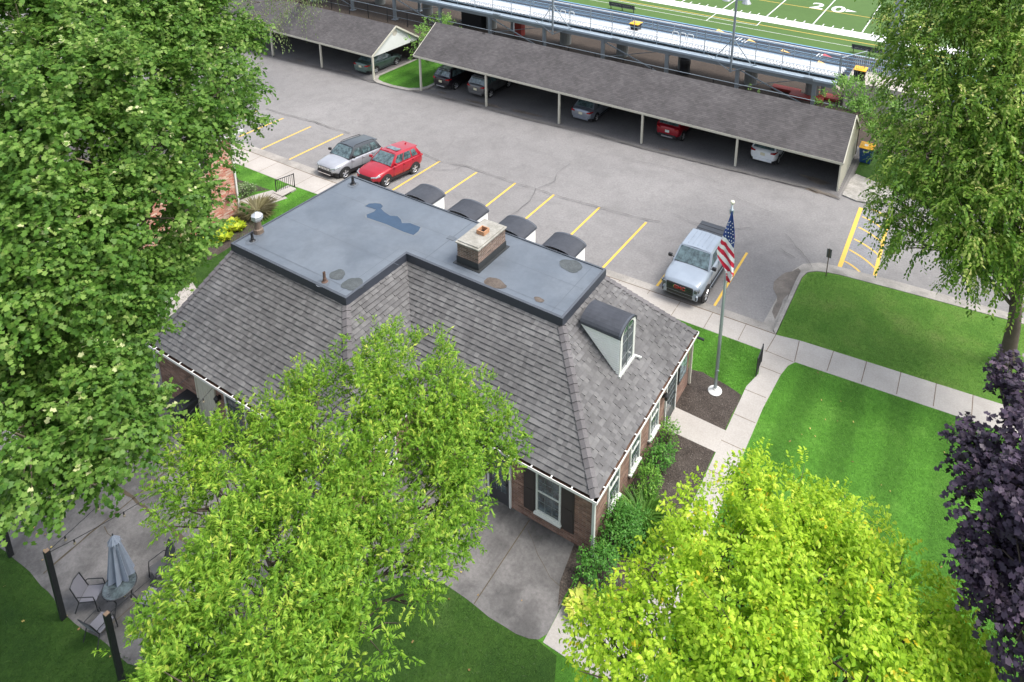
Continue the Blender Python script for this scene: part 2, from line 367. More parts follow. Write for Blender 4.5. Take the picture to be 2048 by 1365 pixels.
# sidewalk along the stalls, kerb and gutter
sheet('sidewalk', [(-110, 27.7), (-60, 27.85), (-37.4, 27.95), (-10.5, 29.26), (-6.3, 29.36), (-6.0, 27.8), (-6.25, 26.8), (-6.28, 13.4), (-5.32, 13.4), (-5.25, 26), (-5.1, 28.25), (-4.95, 29.0), (-4.72, 29.39), (3.59, 29.96), (60, 34), (60, 36), (4.7, 31.67), (-4.87, 30.93), (-5.97, 30.72), (-13, 30.5), (-37, 29.55), (-60, 29.4), (-110, 28.8)], .012, CONC, skirt=.2)
sheet('kerb', [(-110, 28.83), (-60, 29.43), (-37, 29.58), (-13, 30.53), (-6.0, 30.75), (-6.72, 31.25), (-13, 31.08), (-37, 30.3), (-60, 30.1), (-110, 29.4)], .006, KERB, skirt=.2)
sheet('island_kerb', [(-6.03, 30.75), (-6.0, 35.9), (-5.85, 36.5), (-5.42, 36.9), (-4.87, 37.1), (-4.2, 37.24), (-1.17, 37.54), (4.75, 38.04), (60, 39.64), (60, 40.0), (4.75, 38.45), (-1.17, 38.0), (-4.0, 37.72), (-5.1, 37.5), (-5.8, 37.1), (-6.18, 36.5), (-6.22, 35.5), (-6.2, 31.0)], .008, KERB, skirt=.2)
sheet('gutter_pan', [(-6.21, 31.0), (-6.25, 35.5), (-6.2, 36.5), (-5.85, 37.12), (-5.1, 37.53), (-4.0, 37.74), (-1.17, 38.02), (4.75, 38.47), (4.75, 38.8), (-1.17, 38.45), (-4.1, 38.15), (-5.4, 37.95), (-6.25, 37.3), (-6.62, 36.4), (-6.75, 33.6), (-6.82, 31.2)], LOT+.012, KERB)
def walkj():
    mb = MB()
    for x in np.arange(-60, -7, 1.75):
        y0 = 27.95+(x+37)*.0485 if x > -37 else 27.95; y1 = 29.55+(x+37)*.04 if x > -37 else 29.5
        ribbon_mb(mb, [(x, y0), (x, y1+.02)], .025, .0165)
    for y in np.arange(14.2, 28, 1.55): ribbon_mb(mb, [(-6.27, y), (-5.3, y)], .025, .0165)
    for x in np.arange(-3.3, 12, 1.5): ribbon_mb(mb, [(x, 29.5+(x+4.7)*.069), (x, 30.95+(x+4.87)*.077)], .03, .0165)
    ribbon_mb(mb, [(-6.1, 29.3), (-6.0, 30.7)], .03, .0165); ribbon_mb(mb, [(-4.75, 29.4), (-4.9, 30.9)], .03, .0165); ribbon_mb(mb, [(-6.2, 29.4), (-4.8, 29.35)], .03, .0165)
    ribbon_mb(mb, [(-6.05, 28.3), (-5.1, 28.3)], .03, .0165)
    ribbon_mb(mb, [(-60, 29.42), (-37, 29.57), (-13, 30.52), (-6.0, 30.74)], .05, .0165)
    for x in np.arange(-60, -7, 3.0): ribbon_mb(mb, [(x, 29.55+(x+37)*.04), (x, 30.3+(x+37)*.03)], .025, .0045)
    mb.build('sidewalk_joints', mat('joint_dirt', (.13, .09, .06), .9, var=.4, scale=5))['kind'] = 'structure'
walkj()
sheet('door_walk', [(-8.55, 24.1), (-6.26, 24.05), (-6.26, 22.85), (-8.55, 22.85)], .012, CONC, skirt=.1)
sheet('patio_walk', [(-8.56, 13.6), (-8.6, 14.85), (-6.29, 14.85), (-6.29, 13.6)], .012, CONC, skirt=.1)
MUL = [(-8.6, 14.87), (-6.3, 14.87), (-6.3, 25.2)] + xy(att, (1487, 794), (1472, 783), (1454, 771), (1436, 761), (1420, 754), (1406, 745), (1388, 741), (1370, 732)) + [(-8.9, 26.2)]
o = sheet('mulch_bed', MUL, .008, MULCH)
sheet('mulch_strip', [(-8.7, 14.7), (-8.6, 16.8), (-9.3, 16.8), (-9.05, 15.4)], .016, MULCH)
PATI = [(-9.1, 16.9), (-8.66, 14.81), (-8.58, 13.86), (-8.72, 13.6), (-9.0, 13.45), (-9.9, 13.36), (-10.98, 13.39), (-12.39, 13.40), (-13.6, 13.0), (-14.8, 11.9), (-15.8, 10.2), (-16.8, 8.4), (-18, 7.3), (-19, 6.95), (-20.07, 6.87), (-22.0, 6.73), (-24.5, 6.84), (-26.25, 6.76), (-27.0, 7.2), (-27.3, 8), (-27.6, 10), (-29.4, 12.3), (-29.6, 15.6), (-27.5, 16), (-16, 17.5)]
random.seed(3)
def jag(poly, a=.05):
    q = []
    for (x0, y0), (x1, y1) in zip(poly, poly[1:]+poly[:1]):
        n = max(1, int(math.hypot(x1-x0, y1-y0)/.4))
        for i in range(n): q.append((x0+(x1-x0)*i/n+random.uniform(-a, a)*(n > 1), y0+(y1-y0)*i/n+random.uniform(-a, a)*(n > 1)))
    return q
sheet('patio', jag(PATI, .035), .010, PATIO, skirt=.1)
def pj():
    mb = MB()
    ribbon_mb(mb, [(-11.14, 16.7), (-11.1, 13.42)], .035, .0145)
    ribbon_mb(mb, xy(att, (87, 1148), (180, 1068), (270, 995), (354, 925), (395, 893)), .05, .0145, .012)
    ribbon_mb(mb, xy(att, (245, 980), (253, 986), (330, 1050), (400, 1110), (470, 1165)), .11, .0145, .03)
    ribbon_mb(mb, xy(att, (207, 1055), (228, 1080), (226, 1105), (228, 1130)), .03, .0145, .03)
    ribbon_mb(mb, xy(att, (1056, 1060), (1075, 1110), (1100, 1155), (1125, 1178)), .02, .0145, .02)
    ribbon_mb(mb, [(-16.4, 13.4), (-16.2, 9)], .04, .0145, .01); ribbon_mb(mb, [(-20.5, 13.4), (-20.5, 7)], .03, .0145, .01)
    mb.build('patio_joints', mat('joint_moss', (.07, .055, .035), .95, var=.5, scale=5))['kind'] = 'structure'
pj()
sheet('side_path', xy(att, (-120, 905), (48, 848), (66, 905), (-100, 975)), .010, CONC, skirt=.1)
sheet('side_path', xy(att, (300, 625), (385, 565), (400, 590), (330, 640)), .010, CONC, skirt=.1)
# steps up to the neighbour's door
sheet('neighbour_walk', xy(att, (545, 381), (575, 397), (530, 412), (488, 440), (478, 428), (478, 402), (505, 392)), .020, CONC, skirt=.2)
sheet('neighbour_bed', xy(att, (478, 405), (505, 385), (540, 380), (478, 360), (470, 350)), .006, MULCH)
sheet('neighbour_bed', xy(att, (470, 420), (495, 430), (548, 415), (500, 470), (420, 520), (380, 520)), .006, MULCH)

# asphalt cracks, stains and painted stall lines
CRK = mat('crack_filler', (.10, .095, .09), .9, var=.4, scale=4)
mb = MB()
for pl, w_ in (([(533, 219), (565, 229), (631, 246), (670, 260), (700, 268)], .07), ([(775, 283), (830, 300), (880, 325), (932, 333), (975, 349), (1031, 368), (1073, 380), (1109, 392), (1145, 402), (1200, 417), (1241, 429), (1292, 441), (1320, 446)], .045),
              ([(932, 333), (905, 343), (868, 340)], .03), ([(1073, 380), (1060, 405), (1035, 425), (1022, 432)], .03), ([(1073, 380), (1110, 365), (1115, 348), (1140, 330)], .025),
              ([(1345, 430), (1400, 452), (1450, 462), (1500, 458)], .03), ([(1570, 470), (1600, 505), (1612, 520), (1625, 540)], .03), ([(1430, 380), (1500, 410), (1570, 440)], .02),
              ([(1250, 320), (1330, 335), (1450, 372)], .02), ([(610, 215), (700, 195), (760, 205)], .02), ([(1560, 500), (1590, 520)], .03), ([(475, 295), (520, 312), (560, 330), (600, 343), (640, 360)], .06)):
    ribbon_mb(mb, xy(lot, *pl), w_, .004, .05)
ribbon_mb(mb, xy(lot, (500, 102), (600, 128), (700, 150), (740, 165), (851, 188), (954, 213), (1056, 241), (1185, 269), (1287, 299), (1396, 325), (1514, 354), (1616, 378), (1680, 400)), .10, .009, .05)
mb.build('pavement_cracks', CRK)['kind'] = 'structure'
STAIN = ground_mat('damp_stain', (.10, .085, .07), (.17, .145, .12), big=1.2, fine=6, rough=.45, bump=.2)
def blob_poly(c, rx, ry, n=18, a=.3, ang=0):
    q = []
    ph = [random.uniform(0, 6.28) for _ in range(4)]
    for k in range(n):
        t = 2*math.pi*k/n; r = 1+a*(math.sin(2*t+ph[0])*.4+math.sin(3*t+ph[1])*.35+math.sin(5*t+ph[2])*.25+math.sin(8*t+ph[3])*.12)
        x, y = rx*r*math.cos(t), ry*r*math.sin(t); q.append((c[0]+x*math.cos(ang)-y*math.sin(ang), c[1]+x*math.sin(ang)+y*math.cos(ang)))
    return q
sheet('damp_patch', jag(xy(lot, (1599, 537), (1570, 547), (1548, 564), (1546, 578), (1557, 595), (1544, 625), (1550, 640), (1566, 600), (1575, 588), (1573, 630), (1585, 612), (1606, 556), (1606, 548)), .06), LOT+.018, STAIN)
for (u, v), rx, ry in (((884, 186), .5, .15), ((945, 203), .6, .18), ((975, 210), 1.3, .25), ((1050, 226), 1.2, .25), ((1632, 361), 1.0, .35), ((1330, 300), .4, .15), ((600, 122), .8, .15), ((690, 142), .7, .15), ((1640, 385), .9, .3), ((865, 178), .4, .2)):
    p = lot(u, v); sheet('oil_stain', blob_poly(p, rx, ry, a=.6), LOT+.010, STAIN)
for n_, (a, b) in enumerate((((430, 300), (476, 275)), )): pass
LINES = [((478, 274), (566.5, 237)), ((517, 301.6), (621.5, 253.8)), ((574.7, 321.4), (686, 268.6)), ((775, 387), (879.6, 323)), ((860, 408), (953.5, 345)), ((940, 438), (1031, 366.6)), ((1030, 456), (1108, 390)), ((1118, 493), (1199, 415.4)), ((1205, 537), (1292.5, 445)), ((1306, 583), (1375, 492)), ((1429, 612), (1494, 506)), ((395, 272), (515, 222))]
for a, b in LINES:
    o = ribbon('parking_line', xy(lot, a, b), .14, LOT+.006, YEL)
for a, b, w_ in (((1722, 416), (1678, 538), .24), ((1777, 440), (1748, 557), .2), ((1724.6, 434), (1762, 456), .12), ((1717, 455), (1765, 487), .12), ((1708, 478.5), (1758, 512), .12), ((1698.5, 500), (1750, 537), .12), ((1689, 523), (1725, 551), .12), ((1744, 420), (1775, 436), .12)):
    p, q = lot(*a), lot(*b); mid = (p+q)/2 + Vector((.10, .20, 0))*(0 if w_ > .15 else 1)
    ribbon('hatch_line', [(p*(1-k/8)**2+mid*2*(k/8)*(1-k/8)+q*(k/8)**2)[:2] for k in range(9)], w_, LOT+(.006 if w_ > .15 else .010), YEL)
sheet('hatch_asphalt', xy(lot, (1724, 418), (1776, 440), (1748, 555), (1682, 536)), LOT+.002, ground_mat('asphalt_newer', (.19, .19, .20), (.24, .24, .25), big=.5, fine=9))
# islands between and beside the carports
sheet('carport_kerb', [(-49.3, 53.5), (-49.3, 47.0), (-48.8, 46.3), (-47.9, 45.9), (-46, 45.75), (-44, 45.9), (-43.2, 46.4), (-42.8, 47.2), (-42.8, 53.5)], 0.03, KERB, skirt=.4)
sheet('carport_grass', [(-48.9, 53.4), (-48.9, 47.3), (-48.4, 46.6), (-47.5, 46.3), (-46, 46.15), (-44.3, 46.3), (-43.5, 46.8), (-43.15, 47.4), (-43.15, 53.4)], .036, GRASS)
sheet('corner_slab', xy(lot, (1684, 392), (1700, 362), (1716, 346), (1760, 330), (1800, 340), (1790, 400), (1745, 410), (1712, 404)), LOT+.10, ground_mat('stained_slab', (.20, .19, .17), (.40, .385, .36), big=1.2, fine=9, fineamp=(.7, 1.15)), skirt=.2)
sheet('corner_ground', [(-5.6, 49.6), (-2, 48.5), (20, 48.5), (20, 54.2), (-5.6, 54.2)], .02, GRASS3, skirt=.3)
# stadium grounds
SZ = -1.0
sheet('stadium_yard', [(-140, 54.0), (60, 54.0), (60, 69.0), (-140, 69.0)], 0, DIRT, z=SZ, skirt=3)
sheet('running_track', [(-140, 69.0), (60, 69.0), (60, 78.4), (-140, 78.4)], 0, TRACK, z=SZ, skirt=3)
sheet('football_field', [(-140, 78.4), (60, 78.4), (60, 180), (-140, 180)], 0, TURF, z=SZ, skirt=3)
sheet('sunlit_strip', [(-140, 67.3), (60, 67.3), (60, 68.4), (-140, 68.4)], .004, ground_mat('sunlit_concrete_tan', (.28, .24, .20), (.36, .32, .28), big=.4, fine=3), z=SZ)  # pale concrete strip; sunlight falling past the planks is put into its colour
LBL = mat('light_blue_line', (.16, .33, .52), .7, var=.1)
for y, w_, mt in ((78.35, .22, LBL), (77.2, .08, LBL), (76.1, .08, LBL), (75.0, .08, LBL), (73.9, .08, LBL), (72.8, .08, LBL), (71.7, .08, LBL), (70.6, .08, LBL)):
    ribbon('track_line', [(-140, y), (40, y)], w_, .004, mt, z=SZ)
ribbon('field_sideline', [(-110, 85.7), (40, 85.7)], 2.3, .004, WHP, z=SZ)
for x0, x1, y, w_, mt in ((-110, 40, 83.0, .13, YEL), (-110, 40, 93.9, .13, YEL), (-110, -22.7, 82.5, .1, WHP), (-110, 40, 80.95, .08, WHP)):
    ribbon('field_line', [(x0, y), (x1, y)], w_, .006, mt, z=SZ)
ribbon('field_line', [(-22.68, 82.5), (-22.75, 84.6)], .1, .009, WHP, z=SZ); ribbon('field_line', [(-28.5, 80.95), (-28.5, 84.6)], .1, .009, WHP, z=SZ)
for k in range(-9, 6):
    x = -17.03+5.72*k; ribbon('yard_line', [(x, 86.8), (x, 150)], .14, .012, WHP, z=SZ)
mb = MB()
for k in range(-45, 30):
    if k % 5: ribbon_mb(mb, [(-17.03+1.144*k, 86.8), (-17.03+1.144*k, 87.75)], .12, .012, z=SZ)
mb.build('yard_ticks', WHP)['kind'] = 'structure'
def textmesh(name, s, size, M, mt, parent=None, ext=0.004, kind=None, sx=1):
    cu = bpy.data.curves.new(name, 'FONT'); cu.body = s; cu.size = size; cu.extrude = ext; cu.align_x = 'CENTER'; cu.align_y = 'CENTER'; cu.offset = size*.02
    to = bpy.data.objects.new(name, cu); C.objects.link(to); bpy.context.view_layer.update()
    me = bpy.data.meshes.new_from_object(to.evaluated_get(bpy.context.evaluated_depsgraph_get())); bpy.data.objects.remove(to)
    me.transform(M); me.materials.clear(); me.materials.append(mt)
    o = bpy.data.objects.new(name, me); C.objects.link(o)
    if parent: o.parent = parent
    if kind: o['kind'] = kind
    return o
for ch, x in (('2', -18.35), ('0', -15.7)):
    textmesh('field_number', ch, 4.1, Matrix.Translation((x, 95.3, SZ+.012)) @ Matrix.Diagonal((.85, 1, 1, 1)), WHP, kind='structure')
mb = MB(); mb.face([(-14.75, 94.9, SZ+.01), (-13.4, 95.5, SZ+.01), (-14.75, 96.1, SZ+.01)]); mb.build('field_arrow', WHP)['kind'] = 'structure'
# ------------------------------------------------------------------ shingled slopes: every tab is a raised quad
def clip_poly(poly, a, b):          # keep the part of poly on the left of a->b
    out = []
    def sidef(p): return (b[0]-a[0])*(p[1]-a[1])-(b[1]-a[1])*(p[0]-a[0])
    for i in range(len(poly)):
        p, q = poly[i], poly[(i+1) % len(poly)]; sp, sq = sidef(p), sidef(q)
        if sp >= 0: out.append(p)
        if (sp >= 0) != (sq >= 0):
            t = sp/(sp-sq); out.append((p[0]+(q[0]-p[0])*t, p[1]+(q[1]-p[1])*t))
    return out
def shingles(mb, P, course=.19, tab=.17, lift=.038, wild=.5):
    """P: planar convex polygon, P[0]->P[1] is the eave (left to right seen from outside)."""
    P = [Vector(p) for p in P]; e = (P[1]-P[0]).normalized()
    nrm = Vector((0, 0, 0))
    for i in range(1, len(P)-1): nrm += (P[i]-P[0]).cross(P[i+1]-P[0])
    nrm.normalize()
    if nrm.z < 0: nrm = -nrm
    up = nrm.cross(e)
    if up.z < 0: up = -up
    Q = [((p-P[0]).dot(e), (p-P[0]).dot(up)) for p in P]
    if sum(Q[i][0]*Q[(i+1) % len(Q)][1]-Q[(i+1) % len(Q)][0]*Q[i][1] for i in range(len(Q))) < 0: Q = Q[::-1]
    smin = min(q[0] for q in Q); smax = max(q[0] for q in Q); tmax = max(q[1] for q in Q)
    def to3(s, t, h): return P[0]+e*s+up*t+nrm*h
    r = 0; t = 0.
    while t < tmax:
        s = smin-random.uniform(0, tab)
        while s < smax:
            wd = tab*random.uniform(1-.35*wild, 1+.35*wild)
            lf = lift*random.choice((.75, 1.3) if wild > .3 else (1, 1))
            pl = [(s, t), (s+wd, t), (s+wd, t+course), (s, t+course)]
            for i in range(len(Q)):
                pl = clip_poly(pl, Q[i], Q[(i+1) % len(Q)])
                if len(pl) < 3: break
            if len(pl) >= 3:
                v = random.uniform(.03, 1)
                tops = [to3(a, b, lf*(1-(b-t)/course)+.004) for a, b in pl]
                if (tops[1]-tops[0]).cross(tops[2]-tops[0]).dot(nrm) < 0: tops = tops[::-1]; pl = pl[::-1]
                mb.face(tops, rnd=v)
                n = len(pl)
                for i in range(n):
                    (a0, b0), (a1, b1) = pl[i], pl[(i+1) % n]
                    if abs(b0-t) < 1e-5 and abs(b1-t) < 1e-5 and abs(a0-a1) > .01:
                        mb.face([to3(a0, t, 0), to3(a1, t, 0), to3(a1, t, lf+.004), to3(a0, t, lf+.004)], rnd=0.)  # lip face near-black: the shadow line of each course is put into its colour
                    elif abs(a0-a1) < 1e-5 and abs(b0-b1) > .01 and wild > .3:
                        h0 = lf*(1-(b0-t)/course)+.004; h1 = lf*(1-(b1-t)/course)+.004
                        mb.face([to3(a0, b0, 0), to3(a1, b1, 0), to3(a1, b1, h1), to3(a0, b0, h0)], rnd=v*.4+.02)
            s += wd
        t += course; r += 1
def hipcaps(mb, a, b, n1, n2, wd=.19, step=.3):
    a = Vector(a); b = Vector(b); d = (b-a).normalized(); L_ = (b-a).length
    s1 = n1.cross(d).normalized(); s2 = n2.cross(d).normalized()
    # point both away from the ridge line and down their own slope
    mid = (n1+n2).normalized()
    if s1.dot(n2) > 0: s1 = -s1
    if s2.dot(n1) > 0: s2 = -s2
    t = 0
    while t < L_:
        t1 = min(L_, t+step+.03); v = random.uniform(.25, .75)
        p0 = a+d*t+mid*.095; p1 = a+d*t1+mid*.055
        q0 = p0+s1*wd-mid*.005; q1 = p1+s1*wd-mid*.005; r0 = p0+s2*wd-mid*.005; r1 = p1+s2*wd-mid*.005
        mb.face([p0, p1, q1, q0], rnd=v); mb.face([p1, p0, r0, r1], rnd=v)
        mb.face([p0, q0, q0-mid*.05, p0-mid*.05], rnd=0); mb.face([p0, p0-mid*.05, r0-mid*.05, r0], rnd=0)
        t += step
# ------------------------------------------------------------------ the clubhouse
EZ, RZ, SZ_ = 2.73, 6.0, 5.66
random.seed(11)
house = thing('brick_clubhouse', (-18, 20, 0), 'single storey brick house with flat topped grey mansard roof, between patio and parking stalls', 'house')
# walls
X0, X1, XS, YF, YL, YB = -27.84, -8.6, -16.55, 16.76, 13.5, 25.55
mb = MB()
foot = [(X0, YL), (XS, YL), (XS, YF), (X1, YF), (X1, YB), (X0, YB)]
for i in range(len(foot)):
    a, b = foot[i], foot[(i+1) % len(foot)]
    mb.face([(a[0], a[1], -.3), (b[0], b[1], -.3), (b[0], b[1], EZ-.02), (a[0], a[1], EZ-.02)])
mb.build('wall', BRICK, house, uvbox=True)
mb = MB(); mb.face([(p[0], p[1], EZ-.03) for p in foot][::-1]); mb.build('soffit', WHT, house)
# eave outline (gutter lip) and flat-roof outline
E0, E1, ES, EF, EL, EB = -27.98, -8.47, -16.4, 16.64, 13.37, 25.74
F0, F1, FS, FFy, FL, FB = -26.76, -11.95, -19.85, 20.11, 16.72, 23.56
slopes = {
 'front_left': [(E0, EL, EZ), (ES, EL, EZ), (FS, FL, SZ_), (F0, FL, SZ_)],
 'step': [(ES, EL, EZ), (ES, EF, EZ), (FS, FFy, SZ_), (FS, FL, SZ_)],
 'front_right': [(ES, EF, EZ), (E1, EF, EZ), (F1, FFy, SZ_), (FS, FFy, SZ_)],
 'right': [(E1, EF, EZ), (E1, EB, EZ), (F1, FB, SZ_), (F1, FFy, SZ_)],
 'back': [(E1, EB, EZ), (E0, EB, EZ), (F0, FB, SZ_), (F1, FB, SZ_)],
 'left': [(E0, EB, EZ), (E0, EL, EZ), (F0, FL, SZ_), (F0, FB, SZ_)]}
def nrm(P):
    P = [Vector(p) for p in P]; n = (P[1]-P[0]).cross(P[2]-P[0]).normalized(); return n if n.z > 0 else -n
mb = MB()
for k_, P in slopes.items():
    off = nrm(P)*-.03; mb.face([Vector(p)+off for p in P], rnd=0)
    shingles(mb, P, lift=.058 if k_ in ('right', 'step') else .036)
hn = {k: nrm(P) for k, P in slopes.items()}
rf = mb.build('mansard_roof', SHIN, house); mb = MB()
mb = MB(); hipcaps(mb, (ES, EL, EZ), (FS, FL, SZ_), hn['front_left'], hn['step']); mb.build('hip_cap', HIPS, rf)
mb = MB(); hipcaps(mb, (E1, EF, EZ), (F1, FFy, SZ_), hn['front_right'], hn['right']); mb.build('hip_cap', HIPS, rf)
mb = MB(); hipcaps(mb, (E1, EB, EZ), (F1, FB, SZ_), hn['right'], hn['back']); mb.build('hip_cap', HIPS, rf)
mb = MB(); hipcaps(mb, (E0, EL, EZ), (F0, FL, SZ_), hn['left'], hn['front_left']); mb.build('hip_cap', HIPS, rf)
mb = MB(); mb.tube([(ES-.05, EF+.02, EZ+.03), (FS, FFy, SZ_)], .035, 6); mb.build('valley_strip', mat('valley', (.14, .13, .135), .8), rf)
# flat roof, its metal edge and raised seams
Fo = [(F0, FL), (FS, FL), (FS, FFy), (F1, FFy), (F1, FB), (F0, FB)]
mb = MB(); mb.face([(p[0], p[1], RZ+.0) for p in Fo]); fl = mb.build('flat_roof', MEMB, house)
mb = MB()
o_ = .05
Fo2 = [(F0-o_, FL-o_), (FS+o_, FL-o_), (FS+o_, FFy-o_), (F1+o_, FFy-o_), (F1+o_, FB+o_), (F0-o_, FB+o_)]
Fi2 = [(F0+o_, FL+o_), (FS-o_, FL+o_), (FS-o_, FFy+o_), (F1-o_, FFy+o_), (F1-o_, FB-o_), (F0+o_, FB-o_)]
for i in range(6):
    j = (i+1) % 6
    a, b, c, d = Fo2[i], Fo2[j], Fi2[j], Fi2[i]
    mb.face([(*a, RZ-.38), (*b, RZ-.38), (*b, RZ+.03), (*a, RZ+.03)])
    mb.face([(*a, RZ+.03), (*b, RZ+.03), (*c, RZ+.045), (*d, RZ+.045)], 1)
    mb.face([(*d, RZ+.045), (*c, RZ+.045), (*c, RZ), (*d, RZ)], 1)
    mb.face([(*a, RZ-.38), (*b, RZ-.38), (*c, RZ-.37), (*d, RZ-.37)][::-1])
mb.build('roof_edge_band', [MEMD, mat('roof_edge_top', (.065, .075, .092), .6, var=.2)], house)
mb = MB()
def seam(a, b, w_=.05, z_=RZ+.004): ribbon_mb(mb, [a, b], w_, 0, z=z_)
for y in (19.3,): seam((F0+.15, y), (FS+ .3, y+.02), .015)
seam((F0+.15, 22.0), (F1-.15, 22.0), .015); seam((-18.9, FFy+.1), (-18.9, FB-.1), .05); seam((FS, FFy+.35), (F1-.1, FFy+.35), .022, RZ+.006)
seam((F1-.55, FFy+.1), (F1-.55, FB-.1), .03, RZ+.006); seam((FS-.5, FL+.1), (FS-.5, FFy+.1), .022, RZ+.006); seam((F0+.2, FL+.45), (FS-.1, FL+.45), .022, RZ+.008)

mb.box((-19.1, 21.85, RZ+.004), (-18.7, 22.1, RZ+.015))
mb.build('roof_seam', MEMS, fl)
PUD = mat('roof_puddle', (.028, .055, .095), .12, var=.25, spec=.7)
DST = ground_mat('roof_stain', (.055, .065, .068), (.085, .095, .10), big=1.5, fine=8, rough=.7)
DST2 = ground_mat('roof_rust_stain', (.075, .06, .05), (.12, .10, .085), big=2, fine=8, rough=.7)
pz = [(783.9, 486.6), (772, 481), (757, 466), (733, 456), (735, 447), (738, 441), (748, 437), (752, 432), (746, 424), (731, 415), (730, 411), (741, 409), (746, 406), (757, 406), (766, 409), (767, 414), (755, 418), (765, 424), (777, 432), (799, 433), (803, 446), (822, 447), (841, 454), (838, 463), (827, 471), (810, 470), (797, 466), (784, 459)]
pz = [p for p in pz[1:]]
def roofsheet(name, pts, mt, z_, par=None):
    o = sheet(name, pts, 0, mt, z=z_, parent=None, kind=None); o.parent = par
    bpy.context.view_layer.update(); o.matrix_parent_inverse = par.matrix_world.inverted(); return o
r6 = lambda u, v: at(u, v, RZ)
pud = xy(r6, (827, 471), (806, 464), (790, 457), (772, 449), (748, 441), (734, 436), (733, 430), (748, 424), (752, 420), (744, 417), (730, 413), (738, 408), (750, 407), (761, 408), (766, 413), (762, 418), (768, 424), (780, 432), (795, 433), (802, 440), (804, 447), (820, 447), (841, 455), (837, 463))
pc = [sum(p[0] for p in pud)/len(pud), sum(p[1] for p in pud)/len(pud)]
roofsheet('puddle', pud, PUD, RZ+.010, fl)
roofsheet('puddle_ring', [(p[0]+(p[0]-pc[0])*.05, p[1]+(p[1]-pc[1])*.12) for p in pud], mat('puddle_rim', (.135, .15, .165), .6, var=.1), RZ+.007, fl)
for (u, v), rx, ry, mt in (((675, 550), .36, .3, DST), ((706, 569), .42, .42, DST), ((1142, 532), .5, .42, DST), ((990, 567), .48, .3, DST2), ((1078, 600), .22, .14, DST2)):
    roofsheet('roof_stain', blob_poly(r6(u, v), rx, ry, 20, .2), mt, RZ+.010, fl)
# gutters: an open trough with a white front lip and hanger straps
mb = MB()
Eo = [(E0, EL), (ES, EL), (ES, EF), (E1, EF), (E1, EB), (E0, EB)]
nrml = [(0, -1), (1, 0), (0, -1), (1, 0), (0, 1), (-1, 0)]
for i in range(6):
    a = Vector((*Eo[i], 0)); b = Vector((*Eo[(i+1) % 6], 0)); n = Vector((*nrml[i], 0)); d = (b-a).normalized(); L_ = (b-a).length
    ext = .13
    Ln0 = ext if i in (0, 3, 4, 5) else 0; Ln0 = {0: .13, 1: .13, 2: -.13, 3: .13, 4: .13, 5: .13}[i]; Ln1 = {0: .13, 1: -.13, 2: .13, 3: .13, 4: .13, 5: .13}[i]
    A = a-d*Ln0+n*.13; B = b+d*Ln1+n*.13
    def q(p, off, z): return (p.x-n.x*off, p.y-n.y*off, z)
    z0, z1 = EZ-.11, EZ+.0
    mb.face([q(A, 0, z0), q(B, 0, z0), q(B, 0, z1), q(A, 0, z1)], 0)
    mb.face([q(A, 0, z1), q(B, 0, z1), q(B, .022, z1), q(A, .022, z1)], 0)
    mb.face([q(A, .022, z1), q(B, .022, z1), q(B, .022, z0+.03), q(A, .022, z0+.03)], 1)
    mb.face([q(A, .022, z0+.03), q(B, .022, z0+.03), q(B, .2, z0+.03), q(A, .2, z0+.03)], 1)
    mb.face([q(A, .2, z0), q(B, .2, z0), q(B, 0, z0), q(A, 0, z0)], 0)
    k = .5
    while k < L_:
        c = a+d*k+n*.065; mb.cbox((c.x, c.y, EZ+.012), (.05 if n.x == 0 else .15, .05 if n.x != 0 else .15, .018), 0); k += .82
mb.build('gutter', [mat('gutter_white', (.74, .73, .70), .45, var=.05), ground_mat('gutter_debris', (.05, .03, .022), (.16, .09, .06), big=3., fine=14)], house)
for (x, y) in ((-8.53, 16.69), (-8.53, 25.62), (-27.9, 13.44)):
    mb = MB(); mb.box((x-.05, y-.05, .05), (x+.05, y+.05, EZ-.12)); mb.box((x-.055, y-.055, .9), (x+.055, y+.055, .93)); mb.build('downspout', CREAM if y > 17 else mat('downspout_grey', (.52, .55, .52), .5, var=.08), house)
